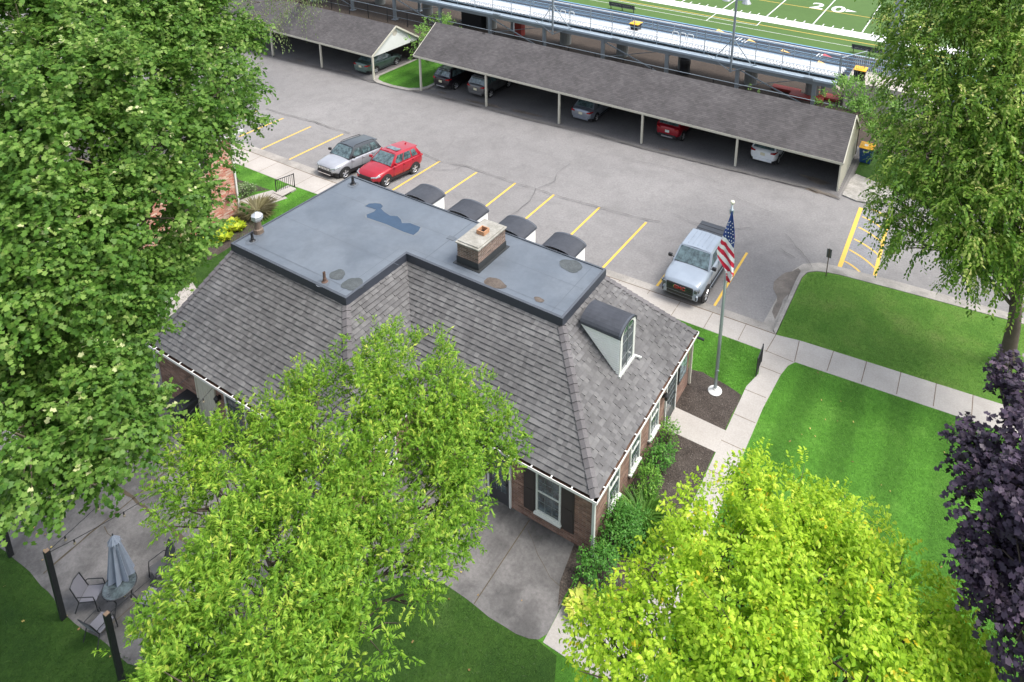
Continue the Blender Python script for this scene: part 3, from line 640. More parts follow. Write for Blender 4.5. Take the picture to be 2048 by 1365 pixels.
# windows: frame, glass with muntins, sill, shutters
def window(face, c, a, z0, z1, wd, parent=house, name='window', nx=2, nz=4, shutter=0, sill=True, frame=WHT, glass=GLS, mid=True):
    """face: 'x+' or 'y-' ... c: plane coordinate; a: centre along the wall"""
    ax, sg = face[0], (1 if face[1] == '+' else -1)
    def B(m_, u0, u1, d0, d1, za, zb, mi=None):
        if ax == 'x': m_.box((min(c+sg*d0, c+sg*d1), u0, za), (max(c+sg*d0, c+sg*d1), u1, zb), mi)
        else: m_.box((u0, min(c+sg*d0, c+sg*d1), za), (u1, max(c+sg*d0, c+sg*d1), zb), mi)
    f = .07
    mb = MB(); h = wd/2
    B(mb, a-h, a-h+f, .0, .06, z0, z1); B(mb, a+h-f, a+h, .0, .06, z0, z1); B(mb, a-h+f, a+h-f, .0, .06, z1-f, z1); B(mb, a-h+f, a+h-f, .0, .06, z0, z0+f)
    if mid: B(mb, a-h+f, a+h-f, .012, .045, (z0+z1)/2-.025, (z0+z1)/2+.025)
    fr = mb.build(name, frame, parent)
    mb = MB(); B(mb, a-h+f-.01, a+h-f+.01, .002, .012, z0+f-.01, z1-f+.01); mb.build('pane', glass, fr)
    mb = MB()
    for i in range(1, nx+1):
        u = a-h+f+(2*h-2*f)*i/(nx+1); B(mb, u-.009, u+.009, .012, .024, z0+f, z1-f)
    for i in range(1, nz):
        z = z0+f+(z1-z0-2*f)*i/nz; B(mb, a-h+f, a+h-f, .012, .022, z-.009, z+.009)
    mb.build('muntins', mat('muntin_grey', (.17, .19, .19), .5), fr)
    if sill:
        mb = MB(); B(mb, a-h-.05, a+h+.05, .0, .14, z0-.07, z0-.003); mb.build('sill', frame, fr)
        mb = MB(); B(mb, a-h-.05, a+h+.05, .0, .09, z0-.17, z0-.072); mb.build('sill_bricks', mat('sill_brick_dark', (.12, .09, .08), .9, var=.35, scale=12), fr)
    if shutter:
        for s_ in (-1, 1):
            u0 = a+s_*(h+shutter/2+.03); mb = MB(); B(mb, u0-shutter/2, u0+shutter/2, .0, .04, z0-.15, z1+.02)
            for k in range(2):
                zb = z0-.08+k*(z1-z0+.1)/2; B(mb, u0-shutter/2+.05, u0+shutter/2-.05, .035, .052, zb, zb+(z1-z0)/2-.02)
            mb.build('shutter', SHUT, parent)
    return fr
window('y-', YF, -10.37, .60, 2.52, 1.03, shutter=.50, frame=mat('window_frame_grey', (.58, .60, .56), .5, var=.06))
for a in (18.25, 20.0, 21.75): window('x+', X1, a, .78, 2.5, .86, frame=mat('window_frame_grey', (.58, .60, .56), .5))
# doors
def panel_door(face, c, a, z1, wd, m_, name='door', glass=None, z0=.02):
    ax, sg = face[0], (1 if face[1] == '+' else -1)
    def B(mm, u0, u1, d0, d1, za, zb, mi=None):
        if ax == 'x': mm.box((min(c+sg*d0, c+sg*d1), u0, za), (max(c+sg*d0, c+sg*d1), u1, zb), mi)
        else: mm.box((u0, min(c+sg*d0, c+sg*d1), za), (u1, max(c+sg*d0, c+sg*d1), zb), mi)
    h = wd/2; mb = MB(); B(mb, a-h, a-h+.07, 0, .07, z0, z1); B(mb, a+h-.07, a+h, 0, .07, z0, z1); B(mb, a-h, a+h, 0, .065, z1-.07, z1+.01)
    dr = mb.build(name, WHT if m_ is not CREAM else CREAM, house)
    mb = MB(); B(mb, a-h+.07, a+h-.07, 0, .035, z0, z1-.07)
    for k in range(6 if not glass else 0):
        u = a-h+.12+(wd-.24)*k/6; B(mb, u, u+(wd-.24)/6-.03, .03, .045, z0+.1, z1-.2)
    mb.build('door_leaf', m_, dr)
    if glass:
        mb = MB(); B(mb, a-h+.2, a+h-.2, .034, .042, z0+.55, z1-.25); mb.build('pane', GLS, dr)
        mb = MB()
        for i in range(1, 3): u = a-h+.2+(wd-.4)*i/3; B(mb, u-.008, u+.008, .042, .05, z0+.55, z1-.25)
        for i in range(1, 5): z = z0+.55+(z1-z0-.8)*i/5; B(mb, a-h+.2, a+h-.2, .042, .049, z-.008, z+.008)
        mb.build('muntins', mat('muntin_grey', (.17, .19, .19), .5), dr)
    mb = MB(); B(mb, a+h-.2, a+h-.14, .04, .1, 1.0, 1.06); mb.build('handle', DKM, dr); return dr
DKD = mat('door_dark_green', (.028, .04, .038), .4, var=.2)
panel_door('x+', X1, 23.45, 2.36, 1.15, DKD, glass=True)
panel_door('y-', YF, -12.5, 2.45, 1.05, mat('storm_door_dark', (.05, .05, .055), .35), glass=True)
panel_door('y-', YF, -13.6, 2.45, 1.0, CREAM, glass=True)
panel_door('y-', YL, -24.62, 2.5, 1.25, CREAM)
panel_door('y-', YL, -22.75, 2.4, 1.25, mat('patio_door_dark', (.035, .045, .05), .3), glass=True)
panel_door('y-', YL, -20.6, 2.4, 1.1, CREAM, glass=True)
window('x+', XS, 15.2, .9, 2.4, .9)
for a in (-16.0, ): pass
window('y-', YL, -18.4, .7, 2.4, 1.0, shutter=.4)
# notice board, lamps, camera
mb = MB(); mb.box((X1, 24.15, 1.15), (X1+.09, 25.05, 2.5)); nb = mb.build('notice_board', BLK, house)
mb = MB(); mb.box((X1+.088, 24.22, 1.24), (X1+.098, 24.98, 2.42)); mb.build('pane', glass_mat('board_glass', (.10, .13, .14), .1), nb)
def lamp(x, y, z, n):
    mb = MB(); mb.lathe((x+n[0]*.16, y+n[1]*.16, z), [(.03, -.2), (.07, -.16), (.10, .05), (.12, .07), (.03, .17), (.01, .24)], 8)
    mb.bar((x, y, z+.02), (x+n[0]*.16, y+n[1]*.16, z+.14), .03); mb.cbox((x+n[0]*.02, y+n[1]*.02, z), (.08, .08, .2)); mb.build('wall_lamp', BLK, house)
lamp(-23.72, YL, 1.95, (0, -1)); lamp(-21.75, YL, 1.95, (0, -1)); lamp(X1, 22.6, 1.9, (1, 0))
mb = MB(); mb.tube([(-8.4, 25.7, 2.55), (-8.05, 25.75, 2.5)], [.05, .06], 8); mb.build('security_camera', BLK, house)
# the front dormer on the right slope
def dormer(parent, O_, fwd, depth, wd, zb, zs, rise, roofm, nx=1, wz=(.15, .95), label=None, over=.08, ext=.1):
    """O_: centre of the front face on the ground plan; fwd: unit outwards; face from zb to zs, arched above; runs back by depth"""
    f = Vector((*fwd, 0)); s = Vector((-f.y, f.x, 0)); O3 = Vector((O_[0], O_[1], 0)); h = wd/2
    dm = thing('dormer', (0, 0, 0), None, None); dm.parent = parent; dm.matrix_parent_inverse = parent.matrix_world.inverted()
    for sg in (-1, 1):
        mb = MB(); a = O3+s*sg*h; b = a-f*depth
        mb.face([(a.x, a.y, zb), (a.x, a.y, zs), (b.x, b.y, zs)][::sg]); mb.build('dormer_side', SIDING, dm)
    n = int((zs-zb)/.1)
    for sg in (-1, 1):           # lap siding courses
        mb = MB()
        for k in range(n):
            z = zb+.05+k*.1; back = depth*(z-zb)/(zs-zb)
            a = O3+s*sg*(h+.006); b = a-f*max(.02, back-.02)
            mb.face([(a.x, a.y, z), (b.x, b.y, z), (b.x+s.x*sg*-.004, b.y-s.y*sg*.004, z+.09), (a.x-s.x*sg*.004, a.y-s.y*sg*.004, z+.09)])
            mb.face([(a.x+s.x*sg*.012, a.y+s.y*sg*.012, z), (b.x+s.x*sg*.012, b.y+s.y*sg*.012, z), (b.x, b.y, z+.012), (a.x, a.y, z+.012)])
        mb.build('lap_siding', SIDING, dm)
    # face: jambs, arch, sill
    mb = MB(); N_ = 12
    def arc(r, k, dz=0): t = math.pi*k/N_; return (-math.cos(t)*r, math.sin(t)*rise+dz)
    fr = []
    j = .17
    def P(u, z, d=0.): v = O3+s*u+f*d; return (v.x, v.y, z)
    mb.box((-h, -.04, zb), (-h+j, .03, zs), M=Matrix.Translation(O3) @ Matrix((s, f, Vector((0, 0, 1)))).transposed().to_4x4())
    mb.box((h-j, -.04, zb), (h, .03, zs), M=Matrix.Translation(O3) @ Matrix((s, f, Vector((0, 0, 1)))).transposed().to_4x4())
    mb.box((-h-.03, -.04, zb-.05), (h+.03, .08, zb+.08), M=Matrix.Translation(O3) @ Matrix((s, f, Vector((0, 0, 1)))).transposed().to_4x4())
    for k in range(N_):
        (u0, z0_), (u1, z1_) = arc(h, k), arc(h, k+1); (a0, b0), (a1, b1) = arc(h-j, k), arc(h-j, k+1)
        b0 *= .8; b1 *= .8
        mb.face([P(u0, zs+z0_, .03), P(u1, zs+z1_, .03), P(a1, zs+b1, .03), P(a0, zs+b0, .03)])
    mb.build('dormer_window_frame', WHT, dm)
    mb = MB(); pts = [P(-h+j, zb+.08, .005), P(h-j, zb+.08, .005)]+[P(arc(h-j, k)[0], zs+arc(h-j, k)[1]*.8, .005) for k in range(N_, -1, -1)]
    mb.face(pts); mb.build('pane', GLS, dm)
    mb = MB(); MM = Matrix.Translation(O3) @ Matrix((s, f, Vector((0, 0, 1)))).transposed().to_4x4()
    mb.box((-.012, .006, zb+.08), (.012, .022, zs+rise*.75), M=MM)
    for k in (1, 2): z = zb+(zs-zb)*k/2.6; mb.box((-h+j, .006, z-.012), (h-j, .02, z+.012), M=MM)
    mb.build('muntins', mat('muntin_grey', (.17, .19, .19), .5), dm)
    mb = MB(); ho = h+.06
    for k in range(N_):
        (u0, z0_), (u1, z1_) = arc(ho, k), arc(ho, k+1); z0_ += .03; z1_ += .03
        A = P(u0, zs+z0_, over); B_ = P(u1, zs+z1_, over); c = P(u1, zs+z1_, -depth-ext); d = P(u0, zs+z0_, -depth-ext)
        mb.face([A, B_, c, d]); A2 = P(u0*.96, zs+z0_-.06, over); B2 = P(u1*.96, zs+z1_-.06, over); mb.face([A, A2, B2, B_]); mb.face([A2, d, c, B2][::1])
    mb.build('barrel_roof', roofm, dm, smooth=False)
    mb = MB()
    for k in range(N_):
        (u0, z0_), (u1, z1_) = arc(ho+.005, k), arc(ho+.005, k+1)
        mb.face([P(u0, zs+z0_+.037, over-.02), P(u1, zs+z1_+.037, over-.02), P(u1, zs+z1_+.037, over-.10), P(u0, zs+z0_+.037, over-.10)])
    mb.build('roof_edge', mat('roof_edge_top', (.065, .075, .092), .6), dm)
    return dm
BARR = ground_mat('barrel_membrane', (.040, .044, .054), (.058, .063, .075), big=.8, fine=6., fineamp=(.85, 1.12), bump=.08, rough=.62, spec=.25)
dormer(house, (-9.73, 21.35), (1, 0), 1.75, 1.30, 3.80, 5.56, .38, BARR, over=.05, ext=.0)
mb = MB(); mb.tube([(-9.72, 22.05, 3.80), (-9.42, 22.1, 3.78)], .05, 8); mb.build('security_camera', WHT, house)
for x in (-22.5, -19.8, -17.05, -14.4): dormer(house, (x, 24.75), (0, 1), 1.16, 1.6, 4.6, 5.82, .30, BARR, ext=0)
# chimney
mb = MB(); mb.box((-17.56, 20.76, RZ-.05), (-16.45, 22.67, RZ+.97)); chm = mb.build('chimney', BRICK3, house, uvbox=True)
mb = MB(); mb.box((-17.62, 20.70, RZ+.97), (-16.39, 22.73, RZ+1.04)); mb.box((-17.55, 20.78, RZ+1.04), (-16.46, 22.65, RZ+1.09)); mb.build('chimney_cap', ground_mat('cap_concrete', (.24, .23, .20), (.38, .37, .335), big=2., fine=10, fineamp=(.8, 1.1)), chm, bevel=.02)
mb = MB(); mb.box((-17.59, 20.73, RZ), (-16.42, 22.70, RZ+.33)); mb.box((-17.70, 20.62, RZ+.004), (-16.31, 22.81, RZ+.03)); mb.build('chimney_flashing', mat('flashing_black', (.03, .033, .035), .45, var=.3), chm)
FLU = mat('clay_flue', (.42, .22, .12), .8, var=.2, scale=5)
mb = MB()
fx, fy, fz = -16.95, 21.75, RZ+1.09
for a, b in (((-.2, -.2), (.2, -.155)), ((-.2, .155), (.2, .2)), ((-.2, -.155), (-.155, .155)), ((.155, -.155), (.2, .155))): mb.box((fx+a[0], fy+a[1], fz), (fx+b[0], fy+b[1], fz+.2))
mb.build('flue', FLU, chm, bevel=.01); mb = MB(); mb.box((fx-.154, fy-.154, fz), (fx+.154, fy+.154, fz+.03)); mb.build('flue_hole', BLK, chm)
# roof pipes
def pipe(x, y, h, r, m_):
    mb = MB(); mb.lathe((x, y, RZ), [(r*2.6, 0.004), (r*2.2, .03), (r*1.4, .06), (r*1.25, h*.4), (r, h*.42), (r, h), (r*.8, h), (r*.8, h-.03)], 12); return mb.build('vent_pipe', m_, house, smooth=False)
    
pipe(-26.11, 23.02, .42, .065, BLK); pipe(-26.19, 17.3, .40, .055, BLK); pipe(-21.32, 16.98, .46, .055, RUST)
for (u, v) in ((706, 370), (504, 483), (646, 567), (516, 467)): roofsheet('roof_stain', blob_poly(r6(u, v), .28, .28, 16, .1), MEMS, RZ+.012, fl)
mb = MB(); mb.lathe((-26.5, 17.85, RZ), [(.22, .004), (.2, .2), (.15, .24), (.14, .62)], 14); vp = mb.build('flue_vent', mat('vent_weathered', (.17, .13, .10), .7, .3, var=.4, scale=6), house)
mb = MB(); mb.lathe((-26.5, 17.85, RZ+.62), [(.17, 0), (.25, .12), (.25, .28), (.06, .42)], 7); mb.build('vent_cap', mat('vent_zinc', (.62, .64, .65), .35, .6, var=.15), vp)
# ------------------------------------------------------------------ carports
random.seed(21)
def carport(x0, x1, y0, ze, yr, zr, posts, label, solid_end, gable):
    r = thing('carport', ((x0+x1)/2, (y0+yr)/2, T((x0+x1)/2, 48)+LOT), label, 'carport', 'long shingled carports')
    y1 = 2*yr-y0
    A = [(x0, y0, ze), (x1, y0, ze), (x1, yr, zr), (x0, yr, zr)]; B = [(x1, y1, ze), (x0, y1, ze), (x0, yr, zr), (x1, yr, zr)]
    mb = MB(); shingles(mb, A, .15, .30, .012, .12)
    n = nrm(B); mb.face([Vector(p)+n*.01 for p in B], rnd=.4)
    for P in (A, B): mb.face([Vector(p)-nrm(P)*.1 for p in P][::-1], rnd=.2)
    s_ = (x1-x0)
    t = x0
    while t < x1:
        a = random.random(); mb.face([(t, yr-.14, zr-.08), (min(x1, t+.31), yr-.14, zr-.08), (min(x1, t+.3), yr, zr+.04), (t, yr, zr+.04)], rnd=a); mb.face([(t, yr, zr+.04), (min(x1, t+.3), yr, zr+.04), (min(x1, t+.3), yr+.14, zr-.08), (t, yr+.14, zr-.08)], rnd=a); t += .3
    mb.build('shingle_roof', SHIN2, r)
    mb = MB(); mb.box((x0, y0-.03, ze-.17), (x1, y0+.03, ze+.0)); mb.box((x0, y1-.03, ze-.17), (x1, y1+.03, ze-.01)); mb.build('fascia', CREAM, r)
    for x in (x0, x1):
        mb = MB(); mb.bar((x, y0, ze-.07), (x, yr, zr-.05), .05, .17); mb.bar((x, yr, zr-.05), (x, y1, ze-.07), .05, .17); mb.build('barge_board', CREAM, r)
    if gable:
        for x in (x0+.25, x1-.25):
            mb = MB(); mb.face([(x-.02, y0+.1, ze-.25), (x-.02, y1-.1, ze-.25), (x-.02, y1-.1, ze-.1), (x-.02, yr, zr-.1), (x-.02, y0+.1, ze-.1)])
            mb.face([(x+.02, y0+.1, ze-.25), (x+.02, y0+.1, ze-.1), (x+.02, yr, zr-.1), (x+.02, y1-.1, ze-.1), (x+.02, y1-.1, ze-.25)]); mb.build('gable', mat('gable_white', (.66, .68, .66), .6, var=.05), r)
        mb = MB(); x = x1-.22; pts = [(x, yr+.32*math.cos(k*math.pi/4+.39), zr-.75+.32*math.sin(k*math.pi/4+.39)) for k in range(8)]; mb.face(pts); mb.build('gable_vent', mat('vent_tan', (.5, .47, .40), .7), r)
    for x in posts:
        zb = T(x, y0+.1)+LOT; mb = MB(); mb.box((x-.075, y0+.02, zb), (x+.075, y0+.17, ze-.1)); mb.build('post', CREAM, r)
    for x in posts+[x0+.1]:
        zb = T(x, y1)+LOT; mb = MB(); mb.box((x-.06, y1-.2, zb-.2), (x+.06, y1-.08, ze-.1)); mb.build('post', CREAM, r)
    mb = MB(); n_ = int((x1-x0)/.4)
    mb.box((x0+.1, y1-.07, T(x0, y1)-.6), (x1-.05, y1-.03, ze-.1)); mb.build('back_wall', mat('fence_brown_dark', (.07, .06, .05), .9, var=.3), r)
    if solid_end:
        x = x1-.12; mb = MB(); zb = T(x, 48)+LOT-.05
        mb.face([(x, y0+.02, zb), (x, y1, zb), (x, y1, ze-.1), (x, yr, zr-.12), (x, y0+.02, ze-.1)]); mb.face([(x-.1, y0+.02, zb), (x-.1, y0+.02, ze-.1), (x-.1, yr, zr-.12), (x-.1, y1, ze-.1), (x-.1, y1, zb)]); mb.face([(x-.1, y0+.02, zb), (x, y0+.02, zb), (x, y0+.02, ze-.1), (x-.1, y0+.02, ze-.1)])
        k = y0+.2
        while k < y1:
            zt = ze-.12+(zr-ze)*max(0, 1-abs(k-yr)/(yr-y0)); mb.box((x, k-.02, zb), (x+.02, k+.02, zt)); k += .3
        mb.build('end_wall', CREAM, r)
    return r
carport(-43.75, -6.05, 46.5, 2.10, 49.7, 4.33, [-43.07, -35.7, -28.33, -20.88, -13.39], 'long shingled carport in the middle with a boarded end wall beside the blue bin', True, False)
carport(-95.0, -48.7, 46.3, 1.03, 49.6, 3.12, [-92, -84.8, -77.5, -70.2, -62.99, -55.75, -48.75], 'lower carport at upper left with a white gable end and the green sedan inside', False, True)

# ------------------------------------------------------------------ vehicles (x forward, y left, z up, origin on the ground)
HLT = mat('headlight_glass', (.35, .38, .40), .1, .3, var=.3, scale=12); RLT = mat('tail_light_red', (.30, .01, .012), .15, var=.3, scale=9)
PLB = mat('car_trim_black', (.016, .016, .018), .55, var=.2); PLATE = mat('licence_plate', (.65, .62, .45), .5, var=.2, scale=30); CHR = mat('chrome', (.7, .7, .72), .15, .9, var=.05)
SKID = mat('skid_silver', (.35, .35, .36), .4, .5)
def interp(x, pts):
    if x <= pts[0][0]: return pts[0][1]
    for (a, b), (c, d) in zip(pts, pts[1:]):
        if x <= c: return b+(d-b)*(x-a)/(c-a)
    return pts[-1][1]
ZS = 1.16
def wheel(parent, x, y, r, wd, sg):
    mb = MB(); n = 20
    prof = [(r*.62, -wd/2), (r*.93, -wd/2), (r, -wd/2+.03), (r, wd/2-.03), (r*.93, wd/2), (r*.66, wd/2)]
    def ring(c, rr, yy): return [(x+rr*math.cos(2*math.pi*k/n), y+yy*sg, (r+rr*math.sin(2*math.pi*k/n))/ZS) for k in range(n)]
    rs = [ring(0, a, b) for a, b in prof]
    for a, b in zip(rs, rs[1:]):
        for k in range(n): mb.face([a[k], a[(k+1) % n], b[(k+1) % n], b[k]])
    w_ = mb.build('wheel', TYRE, parent, world=False)
    mb = MB(); a = ring(0, r*.67, wd/2-.01); b = ring(0, r*.60, wd/2-.045); c = ring(0, r*.60, wd/2-.05)
    for k in range(n): mb.face([a[k], a[(k+1) % n], b[(k+1) % n], b[k]], 0)
    mb.face(c, 1)
    for k in range(5):
        for dd in (-.13, .13):
            t = 2*math.pi*k/5+.3; p0 = Vector((x+r*.1*math.cos(t), y+(wd/2-.02)*sg, (r+r*.1*math.sin(t))/ZS)); t2 = t+dd; p1 = Vector((x+r*.62*math.cos(t2), y+(wd/2-.018)*sg, (r+r*.62*math.sin(t2))/ZS))
            mb.tube([p0, p1], [.035, .022], 5, 0)
    mb.tube([(x, y+(wd/2-.05)*sg, r/ZS), (x, y+(wd/2-.005)*sg, r/ZS)], .06, 8, 0)
    o = mb.build('rim', [RIM, PLB], w_, world=False)
def vehicle(name, label, cat, P, group=None):
    L, W, H = P['L'], P['W'], P['H']; paint = P['paint']; root = thing(name, (0, 0, 0), label, cat, group); root.scale = (1, 1, ZS); P = dict(P); P['r'] *= 1.10
    top = P['top']; zb = P.get('zb', .30); hw = W/2
    wid = [(-L/2, .80), (-L/2+.12, .90), (-L/2+.5, .985), (0, 1.), (L/2-.75, .985), (L/2-.3, .91), (L/2-.08, .80), (L/2, .68)]
    xs = sorted(set([-L/2, -L/2+.06, -L/2+.2, -L/2+.5, -L/2+1.0, -L/4, 0, L/4, L/2-1.1, L/2-.75, L/2-.45, L/2-.25, L/2-.1, L/2-.02] + [p[0] for p in top]))
    mb = MB(); rings = []
    for x in xs:
        w_ = hw*interp(x, wid); zt = interp(x, top); z0 = zb + (.12 if x > L/2-.3 or x < -L/2+.3 else 0)
        end = (x >= L/2-.03 or x <= -L/2+.01)
        sh = .10 if not end else .16
        hf = [(w_*.80, z0), (w_*.96, z0+.05), (w_, z0+(zt-z0)*.38), (w_*.99, z0+(zt-z0)*.66), (w_*.955, zt-sh), (w_*.86, zt-.02), (w_*.45, zt+.015)]
        ring = [(x, -a, b) for a, b in hf]+[(x, 0, zt+.022)]+[(x, a, b) for a, b in hf[::-1]]
        rings.append(ring)
    n = len(rings[0])
    for a, b in zip(rings, rings[1:]):
        for k in range(n-1): mb.face([a[k], a[k+1], b[k+1], b[k]])
        mb.face([a[n-1], a[0], b[0], b[n-1]], 1)
    mb.face(rings[0]); mb.face(rings[-1][::-1])
    body = mb.build('body', [paint, PLB], root, world=False)
    bm = bmesh.new(); bm.from_mesh(body.data); bmesh.ops.remove_doubles(bm, verts=bm.verts, dist=1e-4); bmesh.ops.recalc_face_normals(bm, faces=bm.faces); bm.to_mesh(body.data); bm.free()
    body.data.polygons.foreach_set('use_smooth', [True]*len(body.data.polygons))
    ss = body.modifiers.new('s', 'SUBSURF'); ss.levels = 1; ss.render_levels = 2
    # cabin
    xc, xr0, xr1, xt = P['cab']; zc0 = interp(xc, top)-.02; zt0 = P.get('zt', interp(xt, top)-.02); wb = hw*.90; wt = hw*P.get('wt', .70)
    def cabp(fx, s, v):   # corner positions: fx 0 front..1 rear, v 0 base..1 roof
        xb = xc+(xt-xc)*fx; zbase = zc0+(zt0-zc0)*fx; xtop = xr0+(xr1-xr0)*fx
        return Vector((xb+(xtop-xb)*v, s*(wb+(wt-wb)*v), zbase+(H-.05-zbase)*v))
    mb = MB(); N1 = 6
    rb = []
    for v, ins in ((0, 0), (.9, 0), (1., .07)):
        ring = []
        for fx in np.linspace(0, 1, N1): p = cabp(fx, 1, v); p.y -= ins; ring.append(p)
        for fx in np.linspace(1, 0, N1): p = cabp(fx, -1, v); p.y += ins; ring.append(p)
        if v == 1.:
            for i, p in enumerate(ring):
                t = (i if i < N1 else 2*N1-1-i)/(N1-1); p.z += .05*math.sin(math.pi*min(1, max(0, t*.8+.1)))+.0
        rb.append(ring)
    for a, b in zip(rb, rb[1:]):
        for k in range(len(a)): mb.face([a[k], a[(k+1) % len(a)], b[(k+1) % len(a)], b[k]])
    tr = rb[-1]
    for i in range(N1-1):
        l0, l1, r0, r1 = tr[i], tr[i+1], tr[2*N1-1-i], tr[2*N1-2-i]; c0 = (l0+r0)/2+Vector((0, 0, .03)); c1 = (l1+r1)/2+Vector((0, 0, .03))
        mb.face([l0, c0, c1, l1]); mb.face([c0, r0, r1, c1])
    cb = mb.build('cabin', P.get('roofpaint', paint), root, world=False)
    bm = bmesh.new(); bm.from_mesh(cb.data); bmesh.ops.remove_doubles(bm, verts=bm.verts, dist=1e-4); bmesh.ops.recalc_face_normals(bm, faces=bm.faces); bm.to_mesh(cb.data); bm.free()
    cb.data.polygons.foreach_set('use_smooth', [True]*len(cb.data.polygons)); ed = cb.modifiers.new('e', 'EDGE_SPLIT'); ed.split_angle = R_(35)
    def pane(name, q, mt=CARGL, d=.012, par=root):
        q = [Vector(p) for p in q]; n_ = (q[1]-q[0]).cross(q[2]-q[0]).normalized(); c = sum(q, Vector())/len(q)
        if n_.dot(c-Vector((0, 0, .6))) < 0: n_ = -n_
        mb = MB(); t = [p+n_*d for p in q]; mb.face(t); 
        for i in range(len(q)): mb.face([q[i]-n_*.02, q[(i+1) % len(q)]-n_*.02, t[(i+1) % len(q)], t[i]])
        return mb.build(name, mt, par, world=False)
    ws = [cabp(0, 1, .06), cabp(0, -1, .06), cabp(0, -1, .94), cabp(0, 1, .94)]
    for i, p in enumerate(ws): p.y *= .93 if i < 2 else .91
    pane('windscreen', ws)
    mb = MB(); a, b = ws[0]+Vector((.02, 0, .0)), ws[1]+Vector((.02, 0, .0)); mb.tube([a, b], .02, 6); mb.build('wipers', PLB, root, world=False)
    rw = [cabp(1, 1, .12), cabp(1, -1, .12), cabp(1, -1, .86), cabp(1, 1, .86)]
    for p in rw: p.y *= .88
    pane('rear_window', rw)
    for s_ in (-1, 1):
        for a, b in P['side']:
            q = [cabp(a, s_, .10), cabp(b, s_, .10), cabp(b*.995+.002, s_, .86), cabp(a+.0, s_, .86)]
            pane('side_window', q)
        # door seams and handles
        for fx in [P['side'][0][0]-.02]+[(p[0]+q[1])/2 for p, q in zip(P['side'][1:], P['side'][:-1])][:2]:
            x = xc+(xt-xc)*fx; w_ = hw*interp(x, wid); zt = interp(x, top)
            mb = MB(); mb.bar((x, s_*(w_+.0), zb+.12), (x, s_*(w_*.965+.012), zt-.07), .012, .012); mb.build('door_seam', PLB, root, world=False)
            mb = MB(); mb.cbox((x-.16, s_*(w_*.985+.015), zt-.17), (.16, .03, .03)); mb.build('door_handle', paint, root, world=False)
        x = xc-.30+P.get('mir', 0); mb = MB(); mb.cbox((x+.08, s_*(hw+.10), interp(x, top)+.13), (.14, .22, .15)); mb.bar((x+.05, s_*(hw*.9), interp(x, top)+.05), (x+.08, s_*(hw+.02), interp(x, top)+.1), .05)
        mb.build('wing_mirror', P.get('mirror', PLB), root, world=False, bevel=.03)
        # cladding along the sill
        mb = MB(); mb.box((P['wx'][0]+.42, s_*hw*.985-.012, zb-.01), (P['wx'][1]-.42, s_*hw*.985+.014, zb+P.get('clad', .08))); mb.build('sill_trim', PLB if P.get('clad', .08) > .05 else paint, root, world=False, bevel=.008)
        r = P['r']
        for x in P['wx']:
            w_ = hw*interp(x, wid); n2 = 18; ra = r*1.20
            mb = MB(); pts = [(x+ra*math.cos(math.pi*k/n2*1.16-.25), s_*(w_*1.0+.006), (r+ra*math.sin(math.pi*k/n2*1.16-.25))/ZS) for k in range(n2+1)]
            mb.face(pts)
            for p, q in zip(pts, pts[1:]): mb.face([p, q, (q[0], q[1]-s_*.2, q[2]), (p[0], p[1]-s_*.2, p[2])])
            mb.build('wheel_arch', PLB, root, world=False)
            wheel(root, x, s_*(w_+.022-P['tw']/2+.0), r, P['tw'], s_)
    # lights
    zf = interp(L/2-.1, top); zr = P.get('zr', .95)
    for s_ in (-1, 1):
        if not P.get('truck'):
            mb = MB(); mb.face([(L/2-.03, s_*hw*.50, zf-.16), (L/2-.10, s_*hw*.80, zf-.12), (L/2-.42, s_*hw*.955, zf-.02), (L/2-.34, s_*hw*.90, zf+.035), (L/2-.08, s_*hw*.52, zf-.04)]); 
            mb.tube([(L/2-.02, s_*hw*.5, zf-.11), (L/2-.14, s_*hw*.80, zf-.07), (L/2-.42, s_*hw*.93, zf-.02)], [.045, .055, .03], 6)
            mb.build('headlight', HLT, root, world=False)
        mb = MB(); mb.tube([(-L/2+.01, s_*hw*.55, zr), (-L/2+.06, s_*hw*.80, zr+.01), (-L/2+.38, s_*hw*.955, zr+.05)], [.05, .08, .03], 6)
        mb.build('tail_light', RLT, root, world=False)
    zg = zf-.12
    mb = MB(); mb.cbox((L/2-.02, 0, zg-.04), (.07, hw*1.0, .15)); g = mb.build('grille', PLB, root, world=False, bevel=.02)
    if P.get('slots'):
        for k in range(7): mb = MB(); mb.cbox((L/2+.02, (k-3)*hw*.14, zg-.03), (.02, hw*.10, .10)); mb.tube([(L/2+.032, (k-3)*hw*.14-.05, zg-.09), (L/2+.032, (k-3)*hw*.14+.05, zg-.09)], .012, 5); mb.build('grille_slot', CHR, g, world=False)
    mb = MB(); mb.cbox((L/2-.05, 0, zb+.16), (.12, hw*1.25, .16)); mb.cbox((L/2-.10, 0, zb+.05), (.14, hw*1.4, .08)); mb.build('front_bumper', PLB, root, world=False, bevel=.03)
    mb = MB(); mb.cbox((-L/2+.02, 0, zb+.14), (.10, hw*1.35, .20)); rbp = mb.build('rear_bumper', P.get('rbump', PLB), root, world=False, bevel=.03)
    if P.get('skid'):
        mb = MB(); mb.cbox((L/2+.0, 0, zb+.03), (.08, hw*1.1, .06)); mb.build('skid_plate', CHR, root, world=False, bevel=.01)
        mb = MB(); mb.cbox((-L/2-.01, 0, zb+.07), (.10, hw*.9, .09)); mb.build('skid_plate', SKID, root, world=False, bevel=.02)
    mb = MB(); mb.cbox((-L/2-.015, 0, P.get('pz', .78)), (.03, .33, .17)); mb.build('licence_plate', P.get('plate', PLATE), root, world=False)
    mb = MB(); mb.box((-L/2+.3, -hw*.9, zb-.12), (L/2-.3, hw*.9, zb+.1)); mb.build('underbody', PLB, root, world=False)
